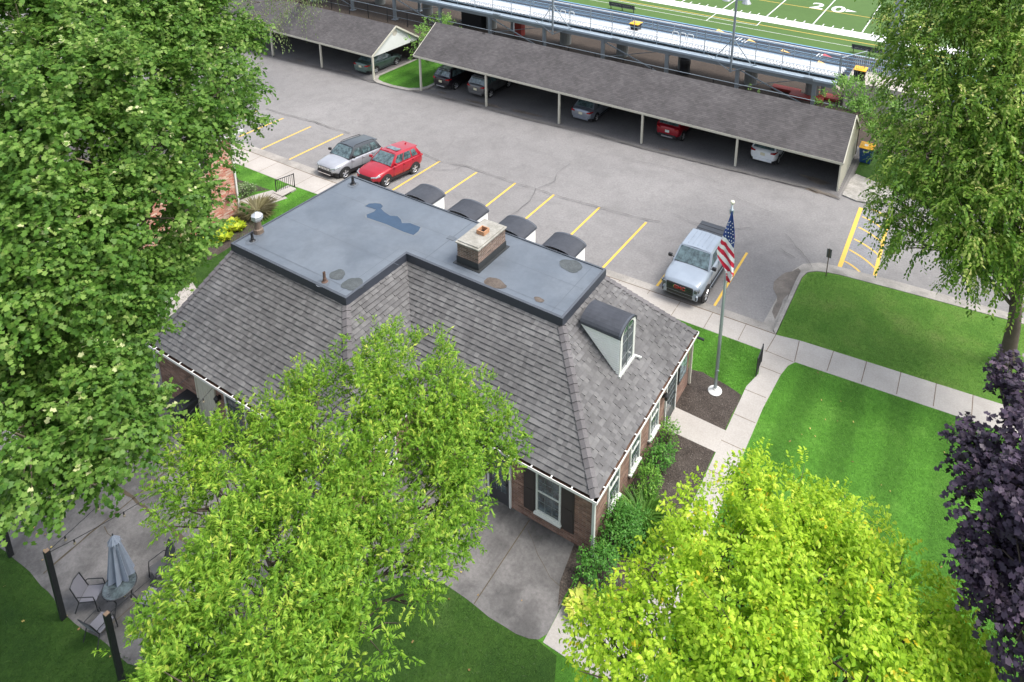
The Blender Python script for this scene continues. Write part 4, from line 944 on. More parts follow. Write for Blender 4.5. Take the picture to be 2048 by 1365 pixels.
    if P.get('rails'):
        for s_ in (-1, 1):
            a = cabp(.06, s_, 1.); b = cabp(.95, s_, 1.); a.y -= s_*.08; b.y -= s_*.08
            mb = MB(); mb.tube([a+Vector((0, 0, .03)), a+Vector((-.15, 0, .09)), (a+b)/2+Vector((0, 0, .11)), b+Vector((.12, 0, .09)), b+Vector((0, 0, .03))], .022, 6); mb.build('roof_rail', PLB, root, world=False)
    if P.get('sunroof'):
        a = cabp(.16, 1, 1); b = cabp(.40, 1, 1); mb = MB(); mb.box((b.x, -wt*.68, H+.012), (a.x, wt*.68, H+.034)); mb.build('sunroof', CARGL, root, world=False, bevel=.02)
    if P.get('fin'):
        a = cabp(.86, 1, 1); mb = MB(); mb.face([(a.x+.1, -.02, H), (a.x-.12, -.02, H), (a.x-.1, 0, H+.12)]); mb.face([(a.x+.1, .02, H), (a.x-.12, .02, H), (a.x-.1, 0, H+.12)]); mb.face([(a.x-.12, -.02, H), (a.x-.12, .02, H), (a.x-.1, 0, H+.12)]); mb.build('antenna_fin', paint, root, world=False)
    if P.get('spoiler'):
        b = cabp(1, 1, .94); mb = MB(); mb.box((b.x-.22, -wt*.9, b.z-.02), (b.x+.05, wt*.9, b.z+.03)); mb.build('spoiler', P.get('spm', paint), root, world=False, bevel=.015)
    return root
def park(root, x, y, nose):     # nose = -1 faces the house, +1 faces the stadium
    h = 1.35; za = T(x, y-h)+LOT; zb = T(x, y+h)+LOT
    root.location = (x, y, (za+zb)/2)
    f = Vector((0, nose, nose*(zb-za)/(2*h))).normalized(); up = Vector((1, 0, 0)).cross(Vector((0, 1, (zb-za)/(2*h)))).normalized()
    l = up.cross(f); root.rotation_euler = Matrix((f, l, up)).transposed().to_euler()
SUV = lambda L, hh=1.02, bt=1.08: [(-L/2, bt-.10), (-L/2+.15, bt+.02), (-L/2+.5, bt+.05), (0, bt), (L/2-1.35, hh+.02), (L/2-.8, hh-.06), (L/2-.35, hh-.15), (L/2-.1, hh-.25), (L/2, hh-.36)]
SIL = paint_mat('paint_silver', (.38, .39, .42)); RED = paint_mat('paint_red', (.36, .005, .017), .25); LBP = paint_mat('paint_pale_blue', (.27, .315, .37), .1)
GRN = paint_mat('paint_green_grey', (.095, .15, .135), .4); BLKP = paint_mat('paint_black_purple', (.018, .014, .02), .4); GRY = paint_mat('paint_grey', (.12, .125, .13), .5)
SL2 = paint_mat('paint_silver_blue', (.26, .29, .34), .5); RD2 = paint_mat('paint_dark_red', (.30, .006, .018), .35); WHP2 = paint_mat('paint_white', (.72, .75, .78), .0)
GP = paint_mat('paint_black_gloss', (.03, .035, .04), .2)
K = 1.13
jeep = vehicle('silver_suv', 'silver grey compact SUV with black roof rails, parked left of the bright red SUV', 'SUV',
    dict(L=4.42, W=1.84*K, H=1.66, paint=SIL, roofpaint=GP, top=SUV(4.42, 1.06, 1.10), cab=(.98, .40, -1.62, -2.02), side=[(.09, .36), (.39, .66), (.71, .90)], wx=(-1.32, 1.34), r=.36, tw=.24, zb=.32, clad=.16, rails=1, slots=1, skid=1, fin=0, spoiler=1, spm=GP), 'cars parked nose to the kerb')
maz = vehicle('red_suv', 'bright red glossy SUV with sunroof, parked beside the silver SUV behind the flat roof corner', 'SUV',
    dict(L=4.58, W=1.84*K, H=1.66, paint=RED, top=SUV(4.58, 1.04, 1.10), cab=(.90, .25, -1.66, -2.06), side=[(.09, .36), (.39, .66), (.70, .88)], wx=(-1.35, 1.35), r=.37, tw=.24, zb=.32, clad=.07, mirror=RED, sunroof=1, fin=1, spoiler=1), 'cars parked nose to the kerb')
pj_, pm_ = lot(690, 358), lot(772.6, 374)
park(jeep, pj_.x-1.84*K/2+.02, pj_.y+1.34, -1); park(maz, pm_.x-1.84*K/2+.02, pm_.y+1.36, -1)
# the pickup
LT = 5.85
truck = vehicle('pickup_truck', 'pale blue grey crew cab pickup truck with black bed cover, parked behind the flagpole', 'pickup truck',
    dict(L=LT, W=2.03*K, H=1.92, paint=LBP, top=[(-LT/2, 1.28), (-LT/2+.1, 1.36), (-1.0, 1.37), (.2, 1.33), (1.2, 1.30), (LT/2-.6, 1.24), (LT/2-.2, 1.16), (LT/2, 1.0)],
         cab=(1.42, .78, -.92, -1.10), side=[(.10, .47), (.51, .88)], wx=(-1.83, 1.92), r=.42, tw=.29, zb=.45, clad=.03, truck=1, wt=.78, zr=1.15, mir=.1), 'cars parked nose to the kerb')
hw = 2.03*K/2
mb = MB(); mb.box((-LT/2+.08, -hw*.88, 1.36), (-1.12, hw*.88, 1.40)); tn = mb.build('bed_cover', mat('tonneau', (.045, .05, .058), .5, var=.2), truck, world=False, bevel=.02)
for k in (1, 2, 3): mb = MB(); x = -LT/2+.08+k*.42; mb.box((x-.012, -hw*.87, 1.40), (x+.012, hw*.87, 1.412)); mb.build('bed_cover_rib', PLB, tn, world=False)
mb = MB(); mb.cbox((LT/2-.01, 0, .90), (.10, hw*1.28, .40)); gr = mb.build('grille_panel', PLB, truck, world=False, bevel=.05)
for k in range(4): mb = MB(); mb.cbox((LT/2+.045, 0, .77+k*.085), (.02, hw*1.2, .022)); mb.build('grille_bar', GP, gr, world=False)
MT = Matrix(((0, 0, 1, LT/2+.075), (1, 0, 0, 0), (0, 1, 0, .95), (0, 0, 0, 1)))
textmesh('badge_letters', 'GMC', .21, MT @ Matrix.Diagonal((1.35, 1, 1, 1)), mat('badge_red', (.34, .012, .02), .3, var=.1), gr, .012)
textmesh('badge_edge', 'GMC', .235, MT @ Matrix.Translation((0, 0, -.012)) @ Matrix.Diagonal((1.32, 1, 1, 1)), CHR, gr, .006)
for s_ in (-1, 1):
    mb = MB(); mb.cbox((LT/2-.04, s_*hw*.76, .96), (.12, hw*.13, .17)); mb.cbox((LT/2-.14, s_*hw*.885, .98), (.2, hw*.05, .12)); mb.build('headlight', mat('headlight_dark', (.10, .11, .12), .2, .2, var=.5, scale=20), truck, world=False, bevel=.02)
    mb = MB(); mb.cbox((LT/2-.02, s_*hw*.80, .62), (.05, .06, .14)); mb.build('air_slot', PLB, truck, world=False)
    mb = MB(); mb.box((-1.1, s_*(hw+.03)-.07, .42), (1.25, s_*(hw+.03)+.07, .47)); mb.build('side_step', PLB, truck, world=False, bevel=.02)
mb = MB()
for k in range(-2, 3): mb.tube([(.6, k*.26, 1.955), (-.85, k*.26, 1.95)], .014, 5)
mb.build('roof_ridges', LBP, truck, world=False)
mb = MB(); mb.cbox((LT/2-.12, 0, .60), (.20, hw*1.70, .26)); mb.build('bumper_skin', LBP, truck, world=False, bevel=.06)
pt_ = lot(1411, 604); park(truck, pt_.x-hw+.02, pt_.y+1.92-.0, -1)
CG = 'cars under the carport'
def carp(nm, lab, cat, P, x, yr):
    r = vehicle(nm, lab, cat, P, CG); park(r, x, yr+P['L']/2, 1); return r
SED = lambda L: [(-L/2, .82), (-L/2+.12, .98), (-L/2+.6, 1.02), (0, .96), (L/2-1.3, .94), (L/2-.7, .86), (L/2-.2, .72), (L/2, .6)]
def sedan(paint, L, H=1.45, **k): return dict(L=L, W=1.82*K, H=H, paint=paint, top=SED(L), cab=(.95, .15, -1.25, -1.78), side=[(.10, .40), (.43, .74)], wx=(-1.38, 1.40), r=.33, tw=.22, zb=.25, clad=.03, zr=.84, pz=.74, **k)
def suv(paint, L, **k): return dict(L=L, W=1.86*K, H=1.68, paint=paint, top=SUV(L, 1.04, 1.10), cab=(.95, .35, -L/2+.62, -L/2+.2), side=[(.09, .36), (.39, .66), (.70, .88)], wx=(-1.36, 1.36), r=.37, tw=.24, zb=.32, **{**dict(clad=.14, spoiler=1, zr=.98), **k})
carp('green_sedan', 'dark green grey sedan half out from under the white gable end', 'sedan', sedan(GRN, 4.85, rbump=GRN), -51.0, 46.9)
carp('black_suv', 'black SUV with silver lower bumper under the first bay beside the grass island', 'SUV', suv(BLKP, 4.5, rails=1, skid=1), -41.55, 47.5)
carp('grey_suv', 'dark grey SUV with a wide rear window, parked next to the black SUV', 'SUV', suv(GRY, 4.5, rbump=GRY, clad=.06), -37.6, 47.5)
carp('silver_sedan', 'silver blue sedan with a full width red light bar, alone in the middle bays', 'sedan', sedan(SL2, 4.65, rbump=SL2), -26.9, 47.6)
carp('dark_red_suv', 'dark red SUV with silver skid plate under the carport', 'SUV', suv(RD2, 4.3, skid=1, plate=mat('plate_pale', (.6, .7, .66), .5)), -19.3, 47.8)
carp('white_hatchback', 'white hatchback with dark red tail lights in the bay nearest the boarded end wall', 'hatchback', dict(L=4.26, W=1.8*K, H=1.47, paint=WHP2, top=SUV(4.26, .96, 1.0), cab=(.9, .2, -1.5, -1.95), side=[(.09, .38), (.41, .70), (.73, .88)], wx=(-1.3, 1.33), r=.33, tw=.22, zb=.26, clad=.03, rbump=WHP2, spoiler=1, zr=.92), -11.75, 47.6)

# ------------------------------------------------------------------ bleachers and stadium furniture
bl = thing('bleachers', (-50, 62, SZ), 'long aluminium bleachers with grey steel understructure and railings along the track', 'bleachers')
BX0, BX1 = -100.0, -9.35
mb = MB(); mb.box((BX0, 60.35, 1.72), (BX1, 60.62, 2.12)); mb.build('rear_girder', GALV, bl)
mb = MB(); mb.box((BX0, 60.2, 2.12), (BX1, 61.05, 2.22)); mb.box((BX0, 60.16, 2.1), (BX1, 60.2, 2.3)); mb.build('rear_gangway', mat('gangway_steel', (.42, .50, .56), .5, .4, var=.12), bl)
mb = MB(); mb.box((BX0, 62.5, 1.3), (BX1, 62.7, 1.9)); mb.box((BX0, 64.6, 1.2), (BX1, 64.8, 1.7)); mb.build('cross_girder', mat('girder_dark', (.10, .12, .135), .6, .3), bl)
for k in range(5):
    y = 61.15+k*.78; z = 2.62-k*.085
    mb = MB(); mb.box((BX0, y, z-.05), (BX1-k*.0, y+.36, z)); mb.tube([(BX0, y+.0, z-.02), (BX1, y+.0, z-.02)], .03, 6); mb.build('seat_plank', ALU, bl)
    mb = MB(); mb.box((BX0, y+.38, z-.26), (BX1, y+.76, z-.22)); mb.build('foot_plank', ALU, bl)
mb = MB(); x = BX1-.5
while x > -75:
    if random.random() < .75 and (int(x*1.0) % 5): mb.box((x, 61.1, 2.37), (x+.09, 61.2, 2.565))
    x -= .42
for k in range(220):
    x = BX1-.6-k*.3
    if (k//7) % 4 != 3:
        mb.box((x, 61.20, 2.622), (x+.13, 61.34, 2.634)); mb.box((x+.05, 61.95, 2.54), (x+.18, 62.12, 2.552))
mb.build('seat_bracket', mat('bracket_dark', (.12, .13, .14), .6), bl)
for x in (-11.1, -17.95, -24.9, -31.8, -38.7, -45.7, -52.6, -59.48, -66.35, -73.2, -80, -87):
    for y, zt in ((60.48, 1.75), (64.7, 1.3)):
        mb = MB(); mb.box((x-.17, y-.12, SZ), (x+.17, y+.12, zt)); mb.box((x-.3, y-.3, SZ), (x+.3, y+.3, SZ+.08)); mb.build('column', GALV, bl)
    mb = MB(); mb.bar((x, 60.48, 1.6), (x, 64.9, 1.3), .12, .35); mb.build('raker_beam', mat('girder_dark', (.10, .12, .135), .6, .3), bl)
for x in (-17.95, -31.8, -45.7, -59.5, -73.2):
    mb = MB(); mb.bar((x+.2, 60.5, 1.6), (x+6.6, 60.5, -.5), .09); mb.build('brace', GALV, bl); mb = MB(); mb.bar((x-.2, 60.6, -.1), (x+6.6, 64.5, .9), .06); mb.build('brace', GALV, bl)
def rail(y, z0, zt, xa, xb, sp, nr, white):
    x = xb
    while x > xa: mb = MB(); mb.tube([(x, y, z0), (x, y, zt)], .035, 6); mb.build('rail_post', GALV, bl); x -= sp
    mb = MB()
    for k in range(nr): z = z0+.25+(zt-z0-.3)*k/nr; mb.tube([(xa, y, z), (xb, y, z)], .022, 5)
    mb.build('rail_wire', mat('rail_blue_grey', (.30, .42, .50), .5, .4), bl)
    mb = MB(); mb.tube([(xa, y, zt), (xb, y, zt)], .06 if white else .035, 8); mb.build('top_rail', ALU, bl)
rail(61.0, 2.25, 4.62, BX0, BX1, 2.42, 4, True); rail(65.3, 1.2, 3.2, BX0, BX1, 2.42, 4, False)
for u0 in (1103, 1126, 1143, 1350, 1365, 1380):     # aisle hand loops
    p = aty(u0, 76 if u0 < 1200 else 82, 63.2) if False else aty(u0, (1.0*u0-1103)/247*58+26 if u0 < 1200 else (u0-1350)*.25+81, 63.4)
    mb = MB(); x = p.x; z = 2.2
    mb.tube([(x-.3, 63.4, z), (x-.3, 63.4, z+.75), (x-.22, 63.4, z+.85), (x+.22, 63.4, z+.85), (x+.3, 63.4, z+.75), (x+.3, 63.4, z)], .035, 6); mb.build('hand_loop', WHT, bl)
for x in (-11.6, -30.2, -44.5):
    mb = MB(); mb.cbox((x, 60.1, 2.3), (.8, .3, .22)); mb.build('floodlight', GALV, bl)
# end gate
mb = MB()
for x in np.arange(-9.2, -7.7, .12): mb.tube([(x, 61.0+(x+9.2)*2.0, 2.1), (x, 61.0+(x+9.2)*2.0, 4.35)], .015, 4)
mb.tube([(-9.25, 61, 4.38), (-7.7, 64, 4.38)], .04, 6); mb.tube([(-9.25, 61, 2.1), (-9.25, 61, 4.38)], .04, 6); mb.tube([(-7.7, 64, 2.1), (-7.7, 64, 4.38)], .04, 6); mb.build('end_gate', GALV, bl)
# piers
for u, v in ((1130, 88), (1244, 112), (1368, 138), (1502, 166), (862, 26), (985, 55), (760, 8), (1625, 190)):
    p = at(u, v, SZ); mb = MB(); mb.lathe((p.x, 64.3, SZ), [(.62, 0), (.62, 2.55), (.55, 2.6)], 16); o = mb.build('concrete_pier', mat('pier_concrete', (.20, .21, .20), .85, var=.2, scale=2), smooth=False)
    tag(o, 'round grey concrete pier under the bleachers', 'pier', 'concrete piers under the bleachers'); 
for u, v, lab in ((1105, 70, 'tall steel light pole bolted to the bleachers, left one, near the red pad'), (1461, 141, 'tall steel light pole with two lamp heads in view, right one on the bleachers')):
    p = aty(u, v, 60.1); t = thing('light_pole', (p.x, 60.1, 1.4), lab, 'light pole', 'light poles on the bleachers'); x = p.x
    mb = MB(); mb.tube([(x, 60.1, 1.4), (x, 60.1, 8.3)], .11, 8); mb.build('pole', GALV, t)
    mb = MB()
    for s_ in (-1, 1): mb.tube([(x, 60.1, 1.45), (x+s_*2.3, 60.3, 2.5)], .05, 6); mb.tube([(x, 60.1, 4.6), (x+s_*1.7, 60.6, 2.3)], .045, 6)
    mb.build('strut', GALV, t)
    mb = MB(); mb.tube([(x-1.2, 60.1, 8.2), (x+1.2, 60.1, 8.2)], .05, 6); mb.build('crossarm', GALV, t)
    for s_ in (-1, 1): mb = MB(); mb.lathe((x+s_*.9, 60.1, 8.1), [(.10, .35), (.2, .3), (.42, -.1), (.40, -.12)], 12); mb.build('lamp_head', mat('lamp_mesh', (.4, .42, .43), .5, .5), t)
p = at(1778, 158, SZ); t = thing('stadium_light_mast', (p.x, p.y, SZ), 'thick galvanised stadium light mast beside the linden crown', 'light mast')
mb = MB(); mb.tube([(p.x, p.y, SZ), (p.x, p.y, 26)], [.55, .38], 12); mb.build('mast', mat('mast_steel', (.38, .43, .46), .5, .4, var=.1), t); mb = MB(); mb.cbox((p.x-.5, p.y-.2, 3.2), (.5, .5, 3.2)); mb.build('switch_box', GALV, t)
# chain link fence with dark posts
ft = thing('chain_link_fence', (-45, 59.2, SZ), 'black chain link fence with grey top rail behind the carports', 'fence')
for x in np.arange(-96, -9, 3.05): mb = MB(); mb.tube([(x, 59.2, SZ), (x, 59.2, .75)], .045, 6); mb.build('fence_post', BLK, ft)
p1, p2 = aty(1220, 112, 59.2), aty(931, 54, 59.2)
mb = MB(); mb.tube([(-98, 59.2, .75), (-8, 59.2, .75)], .035, 6); mb.tube([(-98, 59.2, -.1), (-8, 59.2, -.1)], .02, 5); mb.build('top_rail', GALV, ft)
mb = MB()
for i in range(0, 600): x = -98+i*.15; mb.bar((x, 59.21, SZ), (x+1.75, 59.21, .74), .005); mb.bar((x+1.75, 59.19, SZ), (x, 59.19, .74), .005)
mb.build('chain_mesh', DKM, ft)
print('fence rail', p1, p2)
# benches on the field
def bench(x, y, n, lab):
    t = thing('team_bench', (x+n*.9, y, SZ), lab, 'bench', 'team benches beside the track')
    z = SZ; Lb = n*1.8
    mb = MB()
    for k in range(3): mb.box((x, y+k*.13, z+.43), (x+Lb, y+k*.13+.10, z+.47))
    mb.build('seat', DKM, t); mb = MB()
    for k in range(4): mb.box((x, y-.08+k*-.02, z+.55+k*.12), (x+Lb, y-.05+k*-.02, z+.65+k*.12))
    mb.build('backrest', DKM, t)
    for k in range(n+1):
        xx = x+.2+(Lb-.4)*k/n; mb = MB(); mb.bar((xx, y+.1, z), (xx, y+.1, z+.43), .06); mb.bar((xx, y-.04, z+.4), (xx, y-.12, z+1.0), .05); mb.bar((xx, y+.3, z), (xx, y+.05, z+.3), .04); mb.build('leg', DKM, t)
pa = at(1210, 22, SZ); bench(pa.x, 78.7, 2, 'black team bench of three legs on the turf edge, left of the light pole'); pb = at(1700, 108, SZ); bench(pb.x, 79.0, 3, 'black slatted team bench at the right beside the light mast'); pc_ = at(1085, 0, SZ); bench(-49.5, 78.6, 1, 'short black bench cut by the top edge of the picture')
# track-side hurdle boards, cones and pennants
def cone(u, v, col, lab, z=None):
    p = at(u, v, SZ); mb = MB(); mb.face([(p.x, p.y, SZ+.02), (p.x+1.1, p.y-.1, SZ+.02), (p.x+.05, p.y+.7, SZ+.02)]); mb.face([(p.x, p.y, SZ+.05), (p.x+1.1, p.y-.1, SZ+.03), (p.x+.05, p.y+.7, SZ+.05)]); 
    mb.face([(p.x, p.y, SZ+.02), (p.x, p.y, SZ+.05), (p.x+1.1, p.y-.1, SZ+.03), (p.x+1.1, p.y-.1, SZ+.02)]); o = mb.build('lane_marker', col); tag(o, lab, 'lane marker', 'triangle markers on the track')
OR_ = mat('marker_orange', (.72, .45, .16), .7); RD_ = mat('marker_red', (.45, .08, .10), .7)
cone(1432, 62, OR_, 'orange triangle marker on the track left of the light pole'); cone(1494, 82, OR_, 'orange triangle marker just right of the light pole'); cone(1561, 103, OR_, 'orange triangle marker between the light pole and the red marker'); cone(1645, 112, RD_, 'red triangle marker on the track'); cone(1634, 126, OR_, 'orange triangle marker below the red one')
for u, v in ((1474, 78), (1486, 82), (1635, 110)):
    p = at(u, v, SZ)
    for k in range(2): ribbon('track_mark', [(p.x+k*.35, p.y-.5), (p.x+.1+k*.35, p.y+.5)], .13, .008, WHP, z=SZ)
def wheelie(x, y, z, body, lid, lab, h=1.05, w_=.62, cat='bin', mark=False, rz=0, lidw=None, group=None):
    t = thing('wheelie_bin' if cat == 'bin' else 'trash_can', (x, y, z), lab, cat, group)
    mb = MB(); n = 4
    a, b = w_*.38, w_*.5
    P0 = [(x-a, y-a, z+.06), (x+a, y-a, z+.06), (x+a, y+a, z+.06), (x-a, y+a, z+.06)]; P1 = [(x-b, y-b*1.1, z+h), (x+b, y-b*1.1, z+h), (x+b, y+b*1.1, z+h), (x-b, y+b*1.1, z+h)]
    for i in range(4): mb.face([P0[i], P0[(i+1) % 4], P1[(i+1) % 4], P1[i]])
    mb.face(P0[::-1]); mb.box((x-b-.02, y-b*1.1-.03, z+h-.06), (x+b+.02, y+b*1.1+.03, z+h)); mb.build('bin_body', body, t, bevel=.02)
    mb = MB(); mb.face([(x-b-.03, y-b*1.1-.06, z+h+.005), (x+b+.03, y-b*1.1-.06, z+h+.005), (x+b+.03, y-b*1.1-.05, z+h+.04), (x-b-.03, y-b*1.1-.05, z+h+.04)])
    mb.box((x-b-.03, y-b*1.1-.05, z+h+.004), (x+b+.03, y+b*1.1+.05, z+h+.05)); mb.box((x-b*.7, y-b*.7, z+h+.05), (x+b*.7, y+b*.8, z+h+.085)); mb.build('lid', lid, t, bevel=.02)
    mb = MB(); mb.tube([(x-b, y+b*1.1+.07, z+h-.02), (x+b, y+b*1.1+.07, z+h-.02)], .02, 6); mb.build('handle', body, t)
    for s_ in (-1, 1): mb = MB(); mb.tube([(x+s_*(a+.0), y+a, z+.11), (x+s_*(a+.06), y+a, z+.11)], .11, 10); mb.build('wheel', TYRE, t)
    if mark:
        yy = y-b*1.04-.004
        mb = MB(); mb.lathe((0, 0, 0), [(.07, 0), (.07, .006)], 12); M_ = Matrix.Translation((x-.14, yy, z+h*.80)) @ Matrix.Rotation(R_(90), 4, 'X'); mb.v = [tuple(M_ @ Vector(p)) for p in mb.v]; mb.build('round_mark', WHT, t)
        for k in range(3): mb = MB(); mb.box((x-.02+k*.07, yy-.01, z+h*.80-.04), (x+.03+k*.07, yy+.02, z+h*.80+.04)); mb.build('mark_letter', WHT, t)
        mb = MB(); mb.box((x-.2, y-.25, z+h+.086), (x+.05, y+.1, z+h+.09)); mb.build('lid_sticker', WHT, t)
    return t
BLU = mat('bin_blue', (.012, .05, .16), .45, var=.15); YLD = mat('bin_lid_yellow', (.80, .42, .02), .45, var=.1)
pb = lot(1730, 326); wheelie(pb.x, pb.y, LOT+.1, BLU, YLD, 'blue recycling bin with yellow lid standing behind the end of the carport', 1.25, .95, mark=True)
pk = at(366, 852); wheelie(pk.x+.05, pk.y+.15, .01, mat('bin_black', (.012, .015, .018), .4), mat('bin_lid_black', (.018, .022, .026), .35), 'black wheeled trash bin against the brick wall left of the cream door', 1.15, .8)
# bins on the stand, walls at its end
p = aty(1258, 52, 62.2); wheelie(p.x, 63.8, 2.3, BLK, YLD, 'black trash can with yellow lid standing among the bleacher seats', .7, .95, 'trash can', group='yellow lidded trash cans by the bleachers')
mb = MB(); mb.box((-9.0, 63.2, SZ), (-2.0, 66.5, 1.6)); tag(mb.build('concrete_platform', mat('platform_beige', (.42, .38, .34), .8, var=.1)), 'beige concrete platform at the right end of the bleachers', 'platform')
wheelie(-8.0, 63.9, 1.6, BLK, YLD, 'black trash can with yellow lid on the beige platform at the end of the bleachers', 1.1, 1.0, 'trash can', group='yellow lidded trash cans by the bleachers')
t = thing('picket_fence', (-6.5, 66.3, 1.6), 'white metal picket fence beside the light mast', 'fence')
mb = MB()
for x in np.arange(-9.0, -4, .17): mb.tube([(x, 66.3, 1.6), (x, 66.3, 3.0)], .02, 4)
mb.build('pickets', WHT, t); mb = MB(); mb.tube([(-9, 66.3, 3.02), (-4, 66.3, 3.02)], .035, 5); mb.tube([(-9, 66.3, 1.7), (-4, 66.3, 1.7)], .03, 5); mb.build('rails', WHT, t)
# red mats and post under the stand
REDM = mat('mat_red', (.22, .024, .016), .7, var=.2)
for (u, v, w_, d_, lab) in ((1572, 182, 2.6, .9, 'red padded mat lying under the bleachers, left of the three'), (1612, 198, 3.0, 1.0, 'red padded mat under the bleachers, between two others'), (1650, 196, 2.6, 1.2, 'red padded mat under the bleachers nearest the bush')):
    p = at(u, v, SZ); mb = MB(); mb.box((p.x-w_/2, p.y-d_/2, SZ+.01), (p.x+w_/2, p.y+d_/2, SZ+.3)); tag(mb.build('crash_mat', REDM, bevel=.05), lab, 'mat', 'red mats under the bleachers')
p = at(1025, 78, SZ); mb = MB(); mb.box((p.x-.45, p.y+1, SZ), (p.x+.45, p.y+1.8, 1.9)); tag(mb.build('red_pad', REDM, bevel=.04), 'upright red pad wrapped round a support under the bleachers', 'pad')
for u, v, lab in ((950, 52, 'large black equipment box under the bleachers behind the bush'), (1383, 136, 'black barrel beside a concrete pier under the bleachers')):
    p = at(u, v, SZ); mb = MB()
    if u < 1000: mb.box((p.x-1.5, p.y-.6, SZ), (p.x+1.3, p.y+.8, SZ+1.7)); mb.box((p.x-1.55, p.y-.65, SZ+1.7), (p.x+1.35, p.y+.85, SZ+1.78)); tag(mb.build('equipment_box', BLK, bevel=.05), lab, 'box')
    else: mb.lathe((p.x, 63.2, SZ), [(.5, 0), (.55, .1), (.5, .7), (.55, 1.2), (.5, 1.5), (.2, 1.55)], 14); tag(mb.build('barrel', BLK), lab, 'barrel')
# ------------------------------------------------------------------ neighbour's brick house
nb = thing('neighbour_house', (-43, 17, 0), 'two storey whitewashed brick house with grey hip roof behind the big sycamore', 'house')
mb = MB(); NX, NY0, NY1, NZ = -37.5, 8.0, 24.2, 5.45
ft_ = [(-52, NY0), (NX, NY0), (NX, NY1), (-52, NY1)]
for i in range(4):
    a, b = ft_[i], ft_[(i+1) % 4]; mb.face([(*a, -.6), (*b, -.6), (*b, NZ), (*a, NZ)])
mb.build('wall', BRICK2, nb, uvbox=True)
e0x, e1x, e0y, e1y, ez = -52.4, -37.1, 7.6, 24.6, 5.5; rx0, rx1, ry, rz = -46.5, -43, 16.1, 8.8
mb = MB()
A = [(e0x, e0y, ez), (e1x, e0y, ez), (e1x-5.5, ry-2, rz), (e0x+5.5, ry-2, rz)]
for P in ([(e1x, e0y, ez), (e1x, e1y, ez), (rx1, ry+2, rz), (rx1, ry-2, rz)], [(e0x, e1y, ez), (e0x, e0y, ez), (rx0, ry-2, rz), (rx0, ry+2, rz)], [(e0x, e0y, ez), (e1x, e0y, ez), (rx1, ry-2, rz), (rx0, ry-2, rz)], [(e1x, e1y, ez), (e0x, e1y, ez), (rx0, ry+2, rz), (rx1, ry+2, rz)]):
    n = nrm(P); mb.face([Vector(p)-n*.03 for p in P], rnd=.1); shingles(mb, P, .2, .32, .014, .2)
mb.face([(rx0, ry-2, rz), (rx1, ry-2, rz), (rx1, ry+2, rz), (rx0, ry+2, rz)], rnd=.5)
mb.build('roof', SHIN2, nb)
mb = MB(); mb.box((e1x-.02, e0y, ez-.12), (e1x+.12, e1y+.1, ez+.01)); mb.box((e0x, e0y-.12, ez-.12), (e1x, e0y, ez+.01)); mb.box((NX, NY0, ez-.14), (e1x, e1y, ez-.125)); mb.build('gutter', WHT, nb)
mb = MB(); mb.box((NX, NY1-.12, .05), (NX+.09, NY1-.02, ez-.12)); mb.build('downspout', WHT, nb)
for a, z in ((21.75, 1.45), (18, 1.45), (14, 1.45), (18, 3.7), (14, 3.7), (21.75, 3.75)): window('x+', NX, a-.1, z, z+1.35, .95, parent=nb, shutter=.36)
hb = mat('basket_coir', (.10, .07, .05), .9); mb = MB(); mb.lathe((-37.3, 23.6, 1.5), [(.08, -.3), (.22, -.1), (.26, 0)], 10); mb.bar((-37.5, 23.6, 2.0), (-37.25, 23.6, 2.0), .03); mb.tube([(-37.3, 23.6, 2.0), (-37.3, 23.85, 1.5)], .008, 4); mb.tube([(-37.3, 23.6, 2.0), (-37.3, 23.35, 1.5)], .008, 4); tag(mb.build('hanging_basket', hb), 'small hanging basket on the corner of the brick wall under the sycamore', 'hanging basket')
# steps and railing of the neighbour's walk
mb = MB()
for k in range(2): mb.box((-37.5-k*.0, 26.6-k*.38, .0), (-36.9+.2, 27.7-k*.38, .14-k*.05))
tag(mb.build('concrete_steps', CONC, bevel=.01), 'low concrete steps beside the black railing at the sidewalk', 'steps')
def railing(a, b, h, lab, name='iron_railing', mesh=False):
    t = thing(name, (a[0], a[1], a[2]), lab, 'railing'); a = Vector(a); b = Vector(b); n = 10
    for p in (a, b): mb = MB(); mb.bar(p, p+Vector((0, 0, h+.05)), .045); mb.build('post', BLK, t)
    mb = MB(); mb.bar(a+Vector((0, 0, h)), b+Vector((0, 0, h)), .04); mb.bar(a+Vector((0, 0, .1)), b+Vector((0, 0, .1)), .03); mb.build('rail', BLK, t)
    mb = MB()
    for k in range(1, n): p = a.lerp(b, k/n); mb.bar(p+Vector((0, 0, .1)), p+Vector((0, 0, h)), .02)
    mb.build('balusters', BLK, t); return t
railing((-37.4, 26.75, .02), (-37.1, 27.9, .02), .95, 'black iron railing by the steps near the silver SUV')
railing((-6.05, 27.6, .02), (-6.1, 28.6, .02), .95, 'black iron railing beside the sidewalk corner near the flagpole')
# reserved sign post on the island
t = thing('sign_post', (-4.87, 36.74, .0), 'thin rusty sign post on the lawn island near the hatched bay', 'sign')
mb = MB(); mb.bar((-4.87, 36.74, 0), (-4.87, 36.74, 1.75), .045); mb.build('post', mat('post_rust', (.10, .07, .05), .8, var=.3), t); mb = MB(); mb.box((-5.0, 36.76, 1.15), (-4.74, 36.775, 1.7)); mb.build('sign_plate', mat('sign_back', (.12, .12, .12), .6), t)
